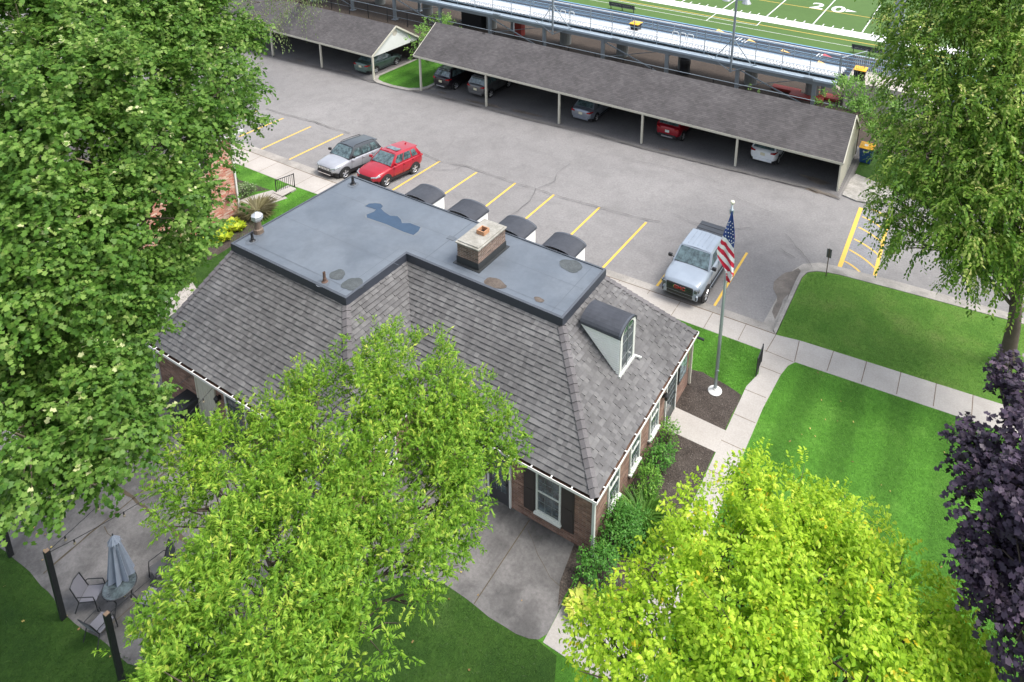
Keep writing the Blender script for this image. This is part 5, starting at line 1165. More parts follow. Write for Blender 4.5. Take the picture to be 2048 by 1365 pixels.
# ------------------------------------------------------------------ flagpole and flag
fx, fy = -7.38, 25.81; FH = 9.65
t = thing('flagpole', (fx, fy, .01), 'tall grey metal flagpole with ball finial and white base collar in the mulch bed', 'flagpole')
mb = MB(); mb.tube([(fx, fy, .1), (fx, fy, 4), (fx, fy, FH-.25)], [.075, .065, .04], 10); mb.build('pole', mat('pole_grey', (.36, .41, .43), .4, .5, var=.1), t, smooth=True)
mb = MB(); mb.lathe((fx, fy, .0), [(.30, .01), (.31, .05), (.25, .08), (.12, .13), (.10, .2)], 18); mb.build('collar', WHT, t)
mb = MB(); mb.lathe((fx, fy, FH-.12), [(.02, -.13), (.03, -.08), (.07, -.06), (.10, 0), (.085, .05), (.03, .085)], 12); mb.build('finial', mat('finial_ball', (.62, .60, .50), .4, .2), t)
mb = MB(); mb.lathe((fx, fy, FH-.55), [(.05, -.1), (.09, -.08), (.09, .1), (.05, .14)], 10); mb.tube([(fx+.08, fy-.05, FH-.6), (fx+.10, fy-.06, 1.3)], .008, 4); mb.tube([(fx+.03, fy-.1, 1.25), (fx+.14, fy-.1, 1.25)], .02, 5); mb.build('halyard_truck', GALV, t)
dv = Vector((fx, fy, 0)).normalized(); hr = Vector((dv.y, -dv.x, 0))       # across the line of sight
def fpt(u, v, depth=0.):
    d = ray(u, v); P0 = Vector((fx, fy, 0))-dv*.13; tt = (P0-OC).dot(dv)/d.dot(dv); return OC+d*tt-dv*depth
def f2(cx, cy): return (1290+cx/5.935, 390+cy/5.935)
LE = [(1030, 195), (1005, 270), (975, 350), (945, 420), (920, 490), (895, 560), (862, 620), (850, 660), (866, 740), (900, 800), (930, 850), (956, 900), (962, 960), (965, 1046)]
RE = [(1040, 195), (1048, 260), (1056, 330), (1064, 400), (1066, 470), (1066, 540), (1058, 600), (1052, 660), (1062, 720), (1060, 790), (1056, 850), (1050, 900), (1052, 960), (1015, 1030)]
def cur(Pts, t):
    k = t*(len(Pts)-1); i = min(len(Pts)-2, int(k)); f = k-i; return (Pts[i][0]+(Pts[i+1][0]-Pts[i][0])*f, Pts[i][1]+(Pts[i+1][1]-Pts[i][1])*f)
FB_, FR_, FW_ = mat('flag_blue', (.018, .05, .22), .75, var=.06), mat('flag_red', (.58, .012, .05), .75, var=.06), mat('flag_white', (.80, .80, .84), .75, var=.03)
mb = MB(); NT, NS = 170, 34
g = []
for i in range(NT+1):
    t_ = i/NT; l = cur(LE, t_); r_ = cur(RE, t_); row = []
    for j in range(NS+1):
        s_ = j/NS; cx = l[0]+(r_[0]-l[0])*s_; cy = l[1]+(r_[1]-l[1])*s_
        dep = (.05*math.sin(s_*7+t_*3)+.02*math.sin(s_*15+1-t_*5))*min(1, t_*4)
        row.append((fpt(*f2(cx, cy), dep), cx, cy))
    g.append(row)
def fcol(cx, cy, t_):
    b = 470+(cx-925)*1.22
    if t_ > .86 and cx < 1035 and cy < 960+(1010-cx)*-.2 and cy > 840+(cx-930)*.9: return 2 if (cy-(885+(cx-960)*.9)) < 45 else 1
    d = cy-b-5*math.sin((cx-850)/60)
    if d < 0: return 0
    k = int(d/62); return 2 if k % 2 == 0 else 1
for i in range(NT):
    for j in range(NS):
        q = [g[i][j], g[i][j+1], g[i+1][j+1], g[i+1][j]]; cx = sum(a[1] for a in q)/4; cy = sum(a[2] for a in q)/4
        mb.face([a[0] for a in q], fcol(cx, cy, i/NT))
fl_ = mb.build('flag', [FB_, FR_, FW_], smooth=True); so_ = fl_.modifiers.new('s', 'SOLIDIFY'); so_.thickness = .004
tag(fl_, 'American flag with red and white stripes hanging limp from the flagpole', 'flag')
stars = [(1016, 288), (989, 328), (1020, 335), (966, 364), (990, 374), (1024, 380), (1045, 355), (960, 410), (993, 418), (1022, 427), (1044, 405), (960, 455), (995, 463), (1026, 470), (1048, 440), (1002, 506), (1030, 516), (1051, 488), (1034, 545), (1052, 534), (1000, 300), (1040, 310)]
mb = MB()
for cx, cy in stars:
    pts = []
    for k in range(10): rr = 10.5 if k % 2 == 0 else 5.0; a = math.pi*k/5; pts.append(fpt(*f2(cx+rr*math.sin(a)*.8, cy-rr*math.cos(a)), .20))
    mb.face(pts)
mb.build('stars', FW_, fl_)
# ------------------------------------------------------------------ string lights, posts, furniture on the patio
PC = mat('post_cap_wood', (.30, .20, .13), .8)
def lpost(x, y, lab):
    t = thing('light_post', (x, y, 0), lab, 'post', 'black posts for the string lights'); mb = MB(); mb.box((x-.07, y-.07, 0), (x+.07, y+.07, 2.85)); mb.build('post_shaft', BLK, t); mb = MB(); mb.box((x-.06, y-.06, 2.852), (x+.06, y+.06, 2.875)); mb.build('post_top', PC, t)
PA, PB, PCc = at(127, 1237), at(22, 1112), at(213, 1228, 2.85)
lpost(PA.x, PA.y, 'black square post at the patio edge, middle one of the three on the lawn side'); lpost(PCc.x, PCc.y, 'black square post partly behind the leaves of the light green tree'); lpost(PB.x, PB.y, 'black square post at the left border under the sycamore')
BULB = mat('bulb_glass', (.25, .22, .16), .15); BCAP = mat('bulb_cap', (.01, .01, .01), .5)
def string(a, b, sag, lab, sp=1.15):
    a = Vector(a); b = Vector(b); t = thing('string_lights', a, lab, 'string lights', 'festoon strings over the patio'); L_ = (b-a).length
    f = lambda k: a.lerp(b, k)-Vector((0, 0, 4*sag*k*(1-k)))
    mb = MB(); mb.tube([f(i/24) for i in range(25)], .011, 5); mb.build('cable', BLK, t)
    n = int(L_/sp)
    for i in range(1, n+1):
        p = f((i-.5)/n); mb = MB(); mb.tube([p, p-Vector((0, 0, .10))], [.025, .022], 6); c = mb.build('bulb_socket', BCAP, t); mb = MB(); mb.lathe((p.x, p.y, p.z-.21), [(.005, 0), (.035, .03), (.04, .06), (.022, .11)], 8); mb.build('bulb', BULB, c)
string((PA.x, PA.y, 2.8), (-23.9, 13.4, 2.45), .2, 'string of bulbs from the middle black post to the lamp by the cream door'); string((PA.x, PA.y, 2.75), (-20.9, 13.4, 2.5), .3, 'string of bulbs from the middle black post towards the dark patio door')
string((PCc.x, PCc.y, 2.8), (-19.3, 13.4, 2.5), .3, 'string of bulbs above the patio furniture from the post in the leaves')
string((PB.x, PB.y, 2.8), (-25.2, 13.4, 2.45), .3, 'string of bulbs under the sycamore from the left post')
UG = mat('umbrella_cloth', (.17, .20, .25), .85, var=.15, scale=4)
ux, uy = -21.15, 8.05
t = thing('patio_umbrella', (ux, uy, .02), 'closed blue grey patio umbrella standing in the table', 'umbrella')
mb = MB(); nseg = 32; prof = [(.02, 2.42), (.06, 2.36), (.10, 2.30), (.17, 2.16), (.13, 2.10), (.15, 1.9), (.22, 1.4), (.29, .9), (.33, .62)]
for i in range(len(prof)-1):
    for k in range(nseg):
        def pt(r, z, k): a = 2*math.pi*k/nseg; rr = r*(1+.28*math.cos(a*8)*min(1, (2.45-z)*2)); return (ux+rr*math.cos(a), uy+rr*math.sin(a), z+.02)
        mb.face([pt(*prof[i+1], k), pt(*prof[i+1], k+1), pt(*prof[i], k+1), pt(*prof[i], k)])
mb.build('canopy', UG, t, smooth=True)
mb = MB()
for k in range(8):
    a = 2*math.pi*(k+.5)/8; mb.face([(ux+.12*math.cos(a-.3), uy+.12*math.sin(a-.3), 2.27), (ux+.12*math.cos(a+.3), uy+.12*math.sin(a+.3), 2.27), (ux+.24*math.cos(a), uy+.24*math.sin(a), 2.06)])
mb.build('valance', UG, t); mb = MB(); mb.tube([(ux, uy, 0), (ux, uy, 2.5)], .022, 8); mb.build('pole', DKM, t)
tx, ty = -20.9, 7.85
t = thing('patio_table', (tx, ty, 0), 'round dark glass patio table under the closed umbrella', 'table')
mb = MB(); mb.lathe((tx, ty, .70), [(.46, 0), (.47, .02), (.46, .03)], 24); mb.build('table_top', glass_mat('table_glass', (.03, .04, .042), .1), t)
mb = MB(); pts = [(tx+.47*math.cos(2*math.pi*k/24), ty+.47*math.sin(2*math.pi*k/24), .71) for k in range(25)]; mb.tube(pts, .022, 6); mb.build('rim', DKM, t)
for k in range(4): a = k*math.pi/2+.6; mb = MB(); mb.tube([(tx+.42*math.cos(a), ty+.42*math.sin(a), .70), (tx+.3*math.cos(a), ty+.3*math.sin(a), .35), (tx+.48*math.cos(a), ty+.48*math.sin(a), .02)], .018, 6); mb.build('leg', DKM, t)
SLG = mat('sling_light', (.17, .17, .195), .8, var=.08); SLD = mat('sling_dark', (.06, .062, .068), .8, var=.2)
def chair(x, y, rz, sm, lab):
    t = thing('patio_chair', (x, y, .02), lab, 'chair', 'patio chairs round the glass table', rz)
    for s_ in (-1, 1):
        mb = MB(); mb.tube([(.30, s_*.29, 0), (.27, s_*.29, .42), (.24, s_*.29, .64), (-.22, s_*.29, .66), (-.27, s_*.28, .62)], .017, 6); mb.tube([(-.38, s_*.29, 0), (-.22, s_*.27, .42), (-.40, s_*.25, 1.02)], .017, 6); mb.tube([(.27, s_*.27, .42), (-.22, s_*.26, .40)], .016, 6); mb.build('side_frame', DKM, t, world=False)
    mb = MB(); mb.tube([(-.40, -.25, 1.02), (-.43, 0, 1.06), (-.40, .25, 1.02)], .017, 6); mb.build('top_bar', DKM, t, world=False)
    mb = MB(); mb.box((-.22, -.255, .405), (.27, .255, .42)); mb.build('seat', sm, t, world=False)
    mb = MB(); mb.face([(-.23, -.245, .44), (-.23, .245, .44), (-.41, .24, 1.03), (-.41, -.24, 1.03)]); mb.face([(-.245, -.245, .44), (-.425, -.24, 1.03), (-.425, .24, 1.03), (-.245, .245, .44)]); mb.build('backrest', sm, t, world=False)
chair(-20.55, 8.95, R_(-100), SLD, 'dark sling chair at the far side of the table with its back up'); chair(-19.9, 8.25, R_(200), SLG, 'light grey sling chair right of the table next to the leaves')
chair(-21.65, 7.35, R_(35), SLG, 'light grey sling chair left of the table, turned away to the lawn'); chair(-20.5, 7.0, R_(100), SLG, 'light grey sling chair nearest the black post in the leaves')
mb = MB(); mb.box((-25.2, 12.35, .015), (-24.0, 13.2, .035)); tag(mb.build('door_mat', mat('mat_black', (.012, .011, .01), .95, var=.5, scale=12), bevel=.01), 'black mat scattered with dry leaves in front of the cream door', 'mat')

# ------------------------------------------------------------------ foliage
TEMPL = {
 'maple': ([(0, 0), (.12, -.46), (.36, -.24), (.64, -.48), (1.0, 0), (.64, .48), (.36, .24), (.12, .46)], -.25),
 'lance': ([(0, 0), (.4, -.17), (1.0, 0), (.4, .17)], -.12),
 'oval': ([(0, 0), (.3, -.24), (.7, -.20), (1.0, 0), (.7, .20), (.3, .24)], -.15),
 'blade': ([(0, -.02), (.5, -.035), (1.0, 0), (.5, .035), (0, .02)], -.5),
 'hosta': ([(0, 0), (.25, -.28), (.6, -.30), (1.0, 0), (.6, .30), (.25, .28)], -.35)}
rng = np.random.default_rng(7)
def unit(a): return a/np.maximum(1e-9, np.linalg.norm(a, axis=1, keepdims=True))
def leaves_mesh(name, P, D, Nn, S, rnd, tmpl, mt, parent):
    tv, droop = TEMPL[tmpl]; k = len(tv); tv = np.array(tv)
    D = unit(D); Sd = unit(np.cross(Nn, D)); N2 = unit(np.cross(D, Sd)); n = len(P)
    V = P[:, None, :] + S[:, None, None]*(tv[None, :, 0, None]*D[:, None, :] + tv[None, :, 1, None]*Sd[:, None, :] + (droop*tv[None, :, 0, None]**2+np.abs(tv[None, :, 1, None])*.25)*N2[:, None, :])
    me = bpy.data.meshes.new(name); me.vertices.add(n*k); me.vertices.foreach_set('co', V.reshape(-1).astype(np.float32))
    me.loops.add(n*k); me.loops.foreach_set('vertex_index', np.arange(n*k, dtype=np.int32))
    me.polygons.add(n); me.polygons.foreach_set('loop_start', np.arange(0, n*k, k, dtype=np.int32)); me.polygons.foreach_set('loop_total', np.full(n, k, dtype=np.int32))
    me.update(calc_edges=True)
    a = me.attributes.new('rnd', 'FLOAT', 'FACE'); a.data.foreach_set('value', rnd.astype(np.float32)); me.materials.append(mt)
    o = bpy.data.objects.new(name, me); C.objects.link(o)
    if parent:
        o.parent = parent; bpy.context.view_layer.update(); o.matrix_parent_inverse = parent.matrix_world.inverted()
    return o
def foliage(blobs, dens, lpS, size, tmpl, mt, parent, sprig=.55, droop=.15, upb=.35, name='crown', squash=.85, inner=.45, lsep=1., carve=-.15, freq=1., shoot=.12):
    P = []; D = []; Nn = []; S = []; rn = []; tips = []
    for (c, r) in blobs:
        c = np.array(c, float); ns = max(4, int(dens*r*r)); d = unit(rng.normal(size=(ns, 3))); d[:, 2] = np.where(d[:, 2] < -.55, -d[:, 2], d[:, 2])
        rad = r*(inner+(1.08-inner)*rng.random(ns)**.55)*(1+.16*np.sin(d[:, 0]*5+c[0])+.14*np.sin(d[:, 1]*7+c[1]*2))
        rad = np.where(rng.random(ns) < shoot, rad*1.0+rng.random(ns)*sprig*.9, rad)
        base = c+d*rad[:, None]*np.array([1, 1, squash]); X_ = base*freq
        f_ = np.sin(2.1*X_[:, 0]+1.3*X_[:, 1]+c[2])+np.sin(2.4*X_[:, 1]-1.7*X_[:, 2]+1)+np.sin(2.2*X_[:, 2]+1.5*X_[:, 0]+2)+.6*np.sin(5.1*X_[:, 0]-4.3*X_[:, 2]+X_[:, 1])
        kp = f_ > carve
        if kp.sum() < 4: kp[:4] = True
        base = base[kp]; d = d[kp]; rad = rad[kp]; ns = len(d)
        ax = unit(d*.8+rng.normal(size=(ns, 3))*.45+np.array([0, 0, upb-droop])); br = rng.random(ns)
        tips.append((c, base[:: max(1, ns//6)]))
        m_ = lpS; t = np.tile(np.linspace(.05, 1, m_), ns); I = np.repeat(np.arange(ns), m_)
        side = unit(np.cross(ax, rng.normal(size=(ns, 3))))[I]*np.tile(np.where(np.arange(m_) % 2, 1, -1), ns)[:, None]
        pos = base[I]+ax[I]*(t*sprig)[:, None]+np.array([0, 0, -1])*(droop*t*t*sprig)[:, None]+side*.04*lsep
        dd = unit(ax[I]*.55+side*.75+rng.normal(size=(ns*m_, 3))*.3+np.array([0, 0, -droop])); nn = unit(np.array([0, 0, 1.])+d[I]*.5+rng.normal(size=(ns*m_, 3))*.42)
        P.append(pos); D.append(dd); Nn.append(nn); S.append(size*rng.uniform(.65, 1.25, ns*m_)); rn.append(np.clip(.55*br[I]+.45*rng.random(ns*m_)+.12*(d[I][:, 2]), 0, 1))
    return leaves_mesh(name, np.concatenate(P), np.concatenate(D), np.concatenate(Nn), np.concatenate(S), np.concatenate(rn), tmpl, mt, parent), tips
def tree(name, label, base, blobs, fork, r0, barkm, leafm, group=None, twig=True, cat='tree', **k):
    t = thing(name, base, label, cat, group)
    cr_, tips = foliage(blobs, parent=t, mt=leafm, **k)
    mb = MB(); base = Vector(base); fork = Vector(fork)
    mid = base.lerp(fork, .5)+Vector((random.uniform(-.2, .2), random.uniform(-.2, .2), 0))
    mb.tube([base-Vector((0, 0, .1)), base+Vector((0, 0, .35)), mid, fork], [r0*1.5, r0*1.05, r0*.85, r0*.7], 12)
    cs = [Vector(c) for c, _ in blobs]; 
    used = []
    for c, (cc, tp) in zip(cs, tips):
        r = r0*.32*min(1, 3.5/max(1., (c-fork).length)+.35)
        h = fork.lerp(c, .5)+Vector((random.uniform(-.35, .35), random.uniform(-.35, .35), random.uniform(-.1, .5))); st = mid.lerp(fork, random.uniform(.3, 1))
        mb.tube([st, st.lerp(h, .5)+Vector((0, 0, .15)), h, c], [r, r*.8, r*.55, r*.25], 6)
        if twig:
            for p in tp[:7]:
                p = Vector(p); s0 = h.lerp(c, random.uniform(.4, 1)); mb.tube([s0, s0.lerp(p, .5)+Vector((0, 0, random.uniform(-.05, .15))), p], [r*.28+.006, r*.18+.005, .005], 4, cap=False)
    mb.build('trunk', barkm, t, smooth=True); return t
def Bp(lst, off=0.):
    out = []
    for u, v, d, rp in lst: d += off; out.append((tuple(atd(u, v, d)), rp*d/1459.))
    return out
random.seed(8)
SYL = leaf_mat('sycamore_leaf', [(0, (.035, .10, .016)), (.3, (.075, .175, .026)), (.62, (.13, .255, .042)), (.9, (.23, .36, .08)), (.985, (.34, .44, .13)), (1, (.62, .66, .34))], .42)
syc = [(60, 60, 24, 105), (200, 60, 25, 105), (330, 60, 26, 95), (430, 70, 27, 75), (478, 75, 28, 38), (120, 190, 22, 115), (260, 170, 23, 105), (385, 160, 25, 90), (468, 165, 26, 42), (60, 330, 21, 105), (190, 320, 21, 105), (310, 290, 23, 90), (400, 270, 25, 52), (455, 235, 26, 42), (60, 470, 20, 100), (180, 460, 21, 105), (300, 430, 22, 95), (372, 400, 24, 36), (378, 472, 24, 34), (60, 600, 20, 95), (170, 590, 21, 95), (258, 560, 22, 58), (335, 520, 23, 36), (190, 700, 21, 70), (232, 640, 22, 42), (20, 720, 21, 50),
       (40, 890, 20, 75), (150, 830, 20, 80), (215, 815, 21, 46), (290, 860, 21, 34), (50, 930, 19, 60), (160, 920, 19, 65), (225, 900, 20, 42), (110, 970, 19, 34), (180, 975, 19, 30), (-80, 200, 22, 115), (-80, 450, 21, 115), (-80, 850, 20, 110), (200, -60, 27, 105), (400, -50, 28, 80), (50, -60, 26, 105), (-70, 650, 22, 90)]
tree('sycamore', 'huge sycamore with broad lobed leaves and pale patches filling the left side', (-27.2, 9.5, 0), Bp(syc, 2.5), (-25.2, 9.6, 7.6), .48, BARKS, SYL, dens=270, lpS=12, size=.118, tmpl='maple', sprig=.5, droop=.35, freq=1.1, carve=-.3)
LOL = leaf_mat('light_green_leaf', [(0, (0.0702, 0.1746, 0.01875)), (.4, (0.162, 0.3298, 0.03125)), (.8, (0.3024, 0.485, 0.05625)), (1, (0.5184, 0.6014, 0.1))], .45)
ft = [(760, 710, 23, 55), (840, 730, 23, 55), (740, 800, 22, 75), (860, 800, 22, 70), (640, 790, 22.5, 50), (610, 830, 22.5, 50), (950, 830, 22, 50), (995, 870, 22, 42), (1000, 922, 22, 26), (900, 890, 21.5, 70), (790, 880, 21.5, 75), (560, 890, 22, 60), (480, 910, 22, 60), (400, 930, 22, 55), (660, 900, 21.5, 60), (930, 975, 21, 45), (905, 1060, 21, 40), (860, 1010, 20.5, 70), (855, 1105, 20.5, 42), (410, 1010, 21, 50), (500, 1000, 21, 75), (610, 1000, 20.5, 80), (730, 1010, 20.5, 85), (435, 1100, 20, 60), (540, 1110, 19.5, 85), (670, 1110, 19.5, 85), (780, 1110, 20, 70), (840, 1180, 20.5, 28), (392, 1170, 20, 36), (430, 1200, 19, 75), (560, 1220, 18.5, 85), (690, 1210, 19, 75), (750, 1270, 19, 45), (325, 1252, 19.5, 34), (312, 1335, 19, 48), (420, 1310, 18.5, 75), (540, 1330, 18, 75), (660, 1320, 18.5, 60), (275, 1400, 19, 48), (400, 1400, 18, 75), (560, 1420, 18, 80)]
tree('young_oak', 'light green tree with narrow drooping leaves in front of the mansard roof', (-12.6, 8.2, 0), Bp(ft, 1.0), (-12.6, 8.4, 4.6), .20, BARK, LOL, dens=350, lpS=18, size=.108, tmpl='lance', sprig=.29, droop=.12, upb=.55, inner=.3, freq=1.25, carve=-.55, shoot=.3)
YLL = leaf_mat('yellow_green_leaf', [(0, (.16, .30, .02)), (.35, (.30, .50, .03)), (.8, (.53, .71, .062)), (.99, (.74, .80, .12)), (1, (.75, .60, .04))], .5)
yt = [(1535, 990, 20, 48), (1490, 965, 20, 22), (1600, 1010, 20, 48), (1655, 1030, 20, 38), (1710, 1045, 20.5, 30), (1440, 1035, 19.5, 42), (1395, 1050, 19.5, 34), (1560, 1080, 19, 75), (1670, 1100, 19, 62), (1740, 1120, 19.5, 38), (1440, 1100, 18.5, 75), (1355, 1110, 19, 42), (1305, 1135, 19, 26), (1340, 1190, 18.5, 62), (1275, 1180, 19, 22), (1480, 1190, 18, 90), (1620, 1180, 18, 95), (1750, 1190, 18.5, 75), (1810, 1180, 19, 34), (1255, 1245, 18.5, 45), (1195, 1285, 18.5, 34), (1350, 1280, 17.5, 85), (1500, 1300, 17, 95), (1650, 1300, 17, 95), (1790, 1290, 17.5, 80), (1870, 1260, 18, 45), (1920, 1320, 18, 38), (1240, 1350, 18, 70), (1380, 1390, 17, 85), (1550, 1410, 16.5, 95), (1720, 1410, 17, 95), (1860, 1380, 17.5, 75), (1950, 1400, 18, 40), (1560, 1150, 17.8, 60)]
tree('golden_elm', 'bright yellow green tree with oval leaves at bottom right over the mulch bed', (-1.9, 9.8, 0), Bp(yt, 1.6), (-1.7, 9.9, 6.6), .20, BARK, YLL, dens=270, lpS=15, size=.105, tmpl='oval', sprig=.42, droop=.3, inner=.35, freq=1.5, carve=-.5, shoot=.3)
PUL = leaf_mat('purple_leaf', [(0, (.022, .017, .026)), (.5, (.046, .033, .053)), (.9, (.085, .062, .095)), (1, (.14, .10, .13))], .12, .38)
pt2 = [(1990, 735, 19.5, 18), (2020, 750, 19.5, 22), (2046, 778, 19, 18), (1945, 880, 18.5, 20), (1955, 925, 18, 26), (1970, 985, 17.5, 34), (2030, 900, 18, 30), (2030, 960, 17.5, 50), (1985, 1050, 17, 42), (2030, 1040, 17, 70), (2040, 1130, 16.5, 60), (2000, 1130, 16.8, 40), (1955, 1135, 17, 16), (2000, 1190, 16.5, 35), (2045, 1230, 16.5, 45), (2090, 900, 18, 70), (2110, 1050, 17, 90), (2120, 1200, 16.5, 90), (2070, 1310, 16.5, 40), (2140, 1330, 16, 70)]
tree('purple_maple', 'dark purple leaved maple at the right border', (5.6, 10.5, 0), Bp(pt2, 1.5), (3.6, 12.2, 9.6), .22, BARK, PUL, dens=330, lpS=10, size=.115, tmpl='maple', sprig=.35, droop=.35, carve=-.2, freq=1.5, shoot=.08)
LIN = leaf_mat('linden_leaf', [(0, (0.064, 0.1472, 0.0216)), (.4, (0.124, 0.247, 0.0315)), (.68, (0.224, 0.361, 0.0495)), (.85, (0.4, 0.5035, 0.126)), (1, (.68, .66, .25))], .45)
lt = [(1850, 20, 40, 75), (1960, 10, 39, 90), (2060, 20, 39, 90), (1825, 110, 40, 52), (1910, 120, 38, 90), (2020, 130, 37.5, 95), (1838, 210, 39, 55), (1920, 230, 37, 95), (2030, 250, 36.5, 95), (1815, 290, 38.5, 42), (1890, 320, 36.5, 85), (2000, 340, 36, 95), (2100, 300, 37, 95), (1800, 360, 38, 34), (1785, 395, 38, 24), (1850, 410, 36, 65), (1940, 430, 35.5, 85), (2050, 430, 36, 90), (1795, 455, 37.5, 28), (1850, 490, 36, 42), (1915, 505, 35.5, 58), (2000, 510, 36, 58), (2080, 520, 36, 70), (1935, 545, 36, 24), (2120, 120, 39, 95), (1900, -80, 41, 90), (2020, -80, 40, 90)]
tree('linden', 'large linden with drooping twigs and pale yellow bracts beside the road on the right', (3.97, 34.56, 0), Bp(lt), (3.7, 34.3, 4.6), .34, BARK, LIN, dens=85, lpS=20, size=.17, tmpl='oval', sprig=.8, droop=.65, upb=.45, carve=-1.1, freq=.9, shoot=.2)
WIL = leaf_mat('willow_leaf', [(0, (.10, .16, .055)), (.5, (.18, .26, .09)), (1, (.30, .36, .16))], .35)
wt_ = [(540, 5, 71, 35), (590, 0, 71, 32), (600, 35, 70, 22), (480, 10, 71, 28), (630, -5, 72, 25), (545, 62, 70, 20), (510, 45, 70, 18), (475, 50, 70, 20), (565, 35, 70, 22)]
tree('willow', 'wispy grey green tree hanging over the lower carport roof', (-66, 54, -1.2), Bp(wt_), (-62, 50, 4), .22, BARK, WIL, dens=26, lpS=9, size=.22, tmpl='lance', sprig=.8, droop=1.2, inner=.2)
MGL = leaf_mat('mid_green_leaf', [(0, (.08, .18, .03)), (.5, (.16, .32, .06)), (1, (.28, .45, .10))], .4)
bb = [(838, 92, 71.5, 17), (850, 75, 72, 22), (880, 58, 73, 30), (905, 48, 73.5, 22), (865, 100, 71, 20), (828, 112, 71, 12), (850, 118, 71, 14)]
tree('green_bush', 'leafy green bush between the two carports', (-46.8, 54.6, -1.2), Bp(bb), (-46.8, 54.6, .8), .12, BARK, MGL, dens=75, lpS=8, size=.20, tmpl='oval', sprig=.45, droop=.2, cat='bush')
b2 = [(1700, 185, 58, 30), (1660, 205, 58, 20), (1735, 195, 58, 30), (1760, 215, 57, 30), (1720, 225, 57, 25), (1765, 255, 56, 26), (1790, 240, 56, 30), (1745, 170, 59, 22), (1740, 265, 56, 18), (1680, 175, 59, 14), (1770, 290, 55.5, 20), (1800, 280, 55, 25)]
tree('green_bush', 'bright green bushy tree behind the boarded end of the long carport', (-4.6, 53.6, 0), Bp(b2), (-4.9, 53.8, 1.6), .14, BARK, MGL, dens=100, lpS=8, size=.19, tmpl='oval', sprig=.45, droop=.1, cat='bush')
b3 = [(300, -5, 74, 30), (350, -10, 76, 35), (420, -15, 76, 30), (250, -10, 70, 30), (440, 12, 73, 22)]
tree('distant_tree', 'grey green treetop behind the sycamore at the top edge', (-75, 50, -2), Bp(b3), (-75, 50, 2), .2, BARK, WIL, dens=22, lpS=8, size=.28, tmpl='oval', sprig=.6)
tree('dark_shrub', 'dark green shrub under the sycamore at the left border', (-30.5, 6.5, 0), [((-30.0, 6.7, .8), 1.0), ((-31.2, 6.2, .7), .9), ((-29.4, 7.4, .5), .7)], (-30.5, 6.5, .4), .06, BARK, SYL, dens=90, lpS=8, size=.12, tmpl='oval', sprig=.3, cat='shrub')
b4 = [((-4.3, 56, .9), .9), ((-15.8, 57.0, -.4), .5)]
tree('small_weed_bush', 'small weed sprouting behind the long carport roof', (-15.8, 57, SZ), [((-15.8, 57.0, .6), .7), ((-15.5, 57.1, 1.2), .45)], (-15.8, 57, -.2), .04, BARK, MGL, dens=80, lpS=8, size=.16, tmpl='oval', sprig=.3, cat='weed')
# shrubs along the right hand wall
DSH = leaf_mat('shrub_leaf', [(0, (.035, .12, .018)), (.5, (.07, .21, .03)), (.9, (.12, .30, .05)), (1, (.22, .42, .08))], .3)
DSH2 = leaf_mat('shrub_leaf_light', [(0, (.06, .16, .02)), (.5, (.11, .27, .035)), (1, (.25, .45, .07))], .35)
def shrub(name, lab, x, y, bl_, mt=DSH, size=.085, tm='oval', dens=330, cat='shrub', grp='shrubs along the brick wall', sp=.18, **k):
    return tree(name, lab, (x, y, .01), [((x+a-.03, y+b, c), r*1.12) for a, b, c, r in bl_], (x, y, .25), .03, BARK, mt, group=grp, twig=False, carve=-9, shoot=.1, dens=dens, lpS=7, size=size, tmpl=tm, sprig=sp, cat=cat, **k)
shrub('shrub', 'small loose shrub beside the door walk', -8.15, 22.3, [(0, 0, .45, .34), (.2, -.1, .7, .25), (-.1, .3, .5, .25), (.25, -.3, .3, .22)], DSH2, dens=240)
shrub('shrub', 'round shrub under the second window from the door', -8.05, 21.1, [(0, 0, .4, .45), (.2, .3, .45, .3), (.1, -.35, .4, .3), (.2, 0, .65, .3)])
shrub('shrub', 'pointed green shrub between the second and third windows', -7.9, 19.75, [(0, 0, .5, .45), (-.1, .35, .55, .32), (.15, -.3, .4, .3), (.1, .1, .85, .25)], DSH2)
shrub('shrub', 'largest rounded dark shrub under the corner window', -7.95, 17.75, [(0, 0, .6, .62), (.2, .5, .55, .45), (.1, -.5, .55, .45), (-.2, .1, .9, .4), (.35, 0, .8, .35)])
shrub('shrub', 'fluffy dark shrub at the corner of the house by the patio', -8.05, 16.2, [(0, 0, .5, .55), (.1, .4, .5, .4), (0, -.4, .4, .4), (.1, 0, .8, .32)])
def clump(name, lab, x, y, n, L_, mt, tm, size, cat, spread=.6, grp=None, up=1.2, cx=0):
    t = thing(name, (x, y, .01), lab, cat, grp); a = rng.uniform(0, 2*np.pi, n); r = rng.random(n)**.6
    D = np.stack([np.cos(a)*(spread+.0*r), np.sin(a)*spread, np.full(n, up)*rng.uniform(.3, 1, n)], 1); D = unit(D)
    P = np.stack([x+np.cos(a)*r*L_*.35, y+np.sin(a)*r*L_*.35, .03+rng.random(n)*.12*L_*2], 1); Nn = unit(np.stack([-np.cos(a)*.5, -np.sin(a)*.5, np.full(n, 1.)], 1)+rng.normal(size=(n, 3))*.15)
    leaves_mesh('leaf_clump', P, D, Nn, size*rng.uniform(.6, 1.15, n), rng.random(n), tm, mt, t)
    return t
DAY = leaf_mat('daylily_leaf', [(0, (.05, .13, .015)), (.6, (.09, .21, .03)), (1, (.16, .30, .05))], .35)
clump('daylily', 'grassy clump of arching daylily leaves between the shrubs', -7.6, 18.75, 420, .9, DAY, 'blade', .85, 'daylily', .55)
clump('daylily', 'second grassy daylily clump beside the largest shrub', -7.35, 18.05, 320, .8, DAY, 'blade', .8, 'daylily', .6)
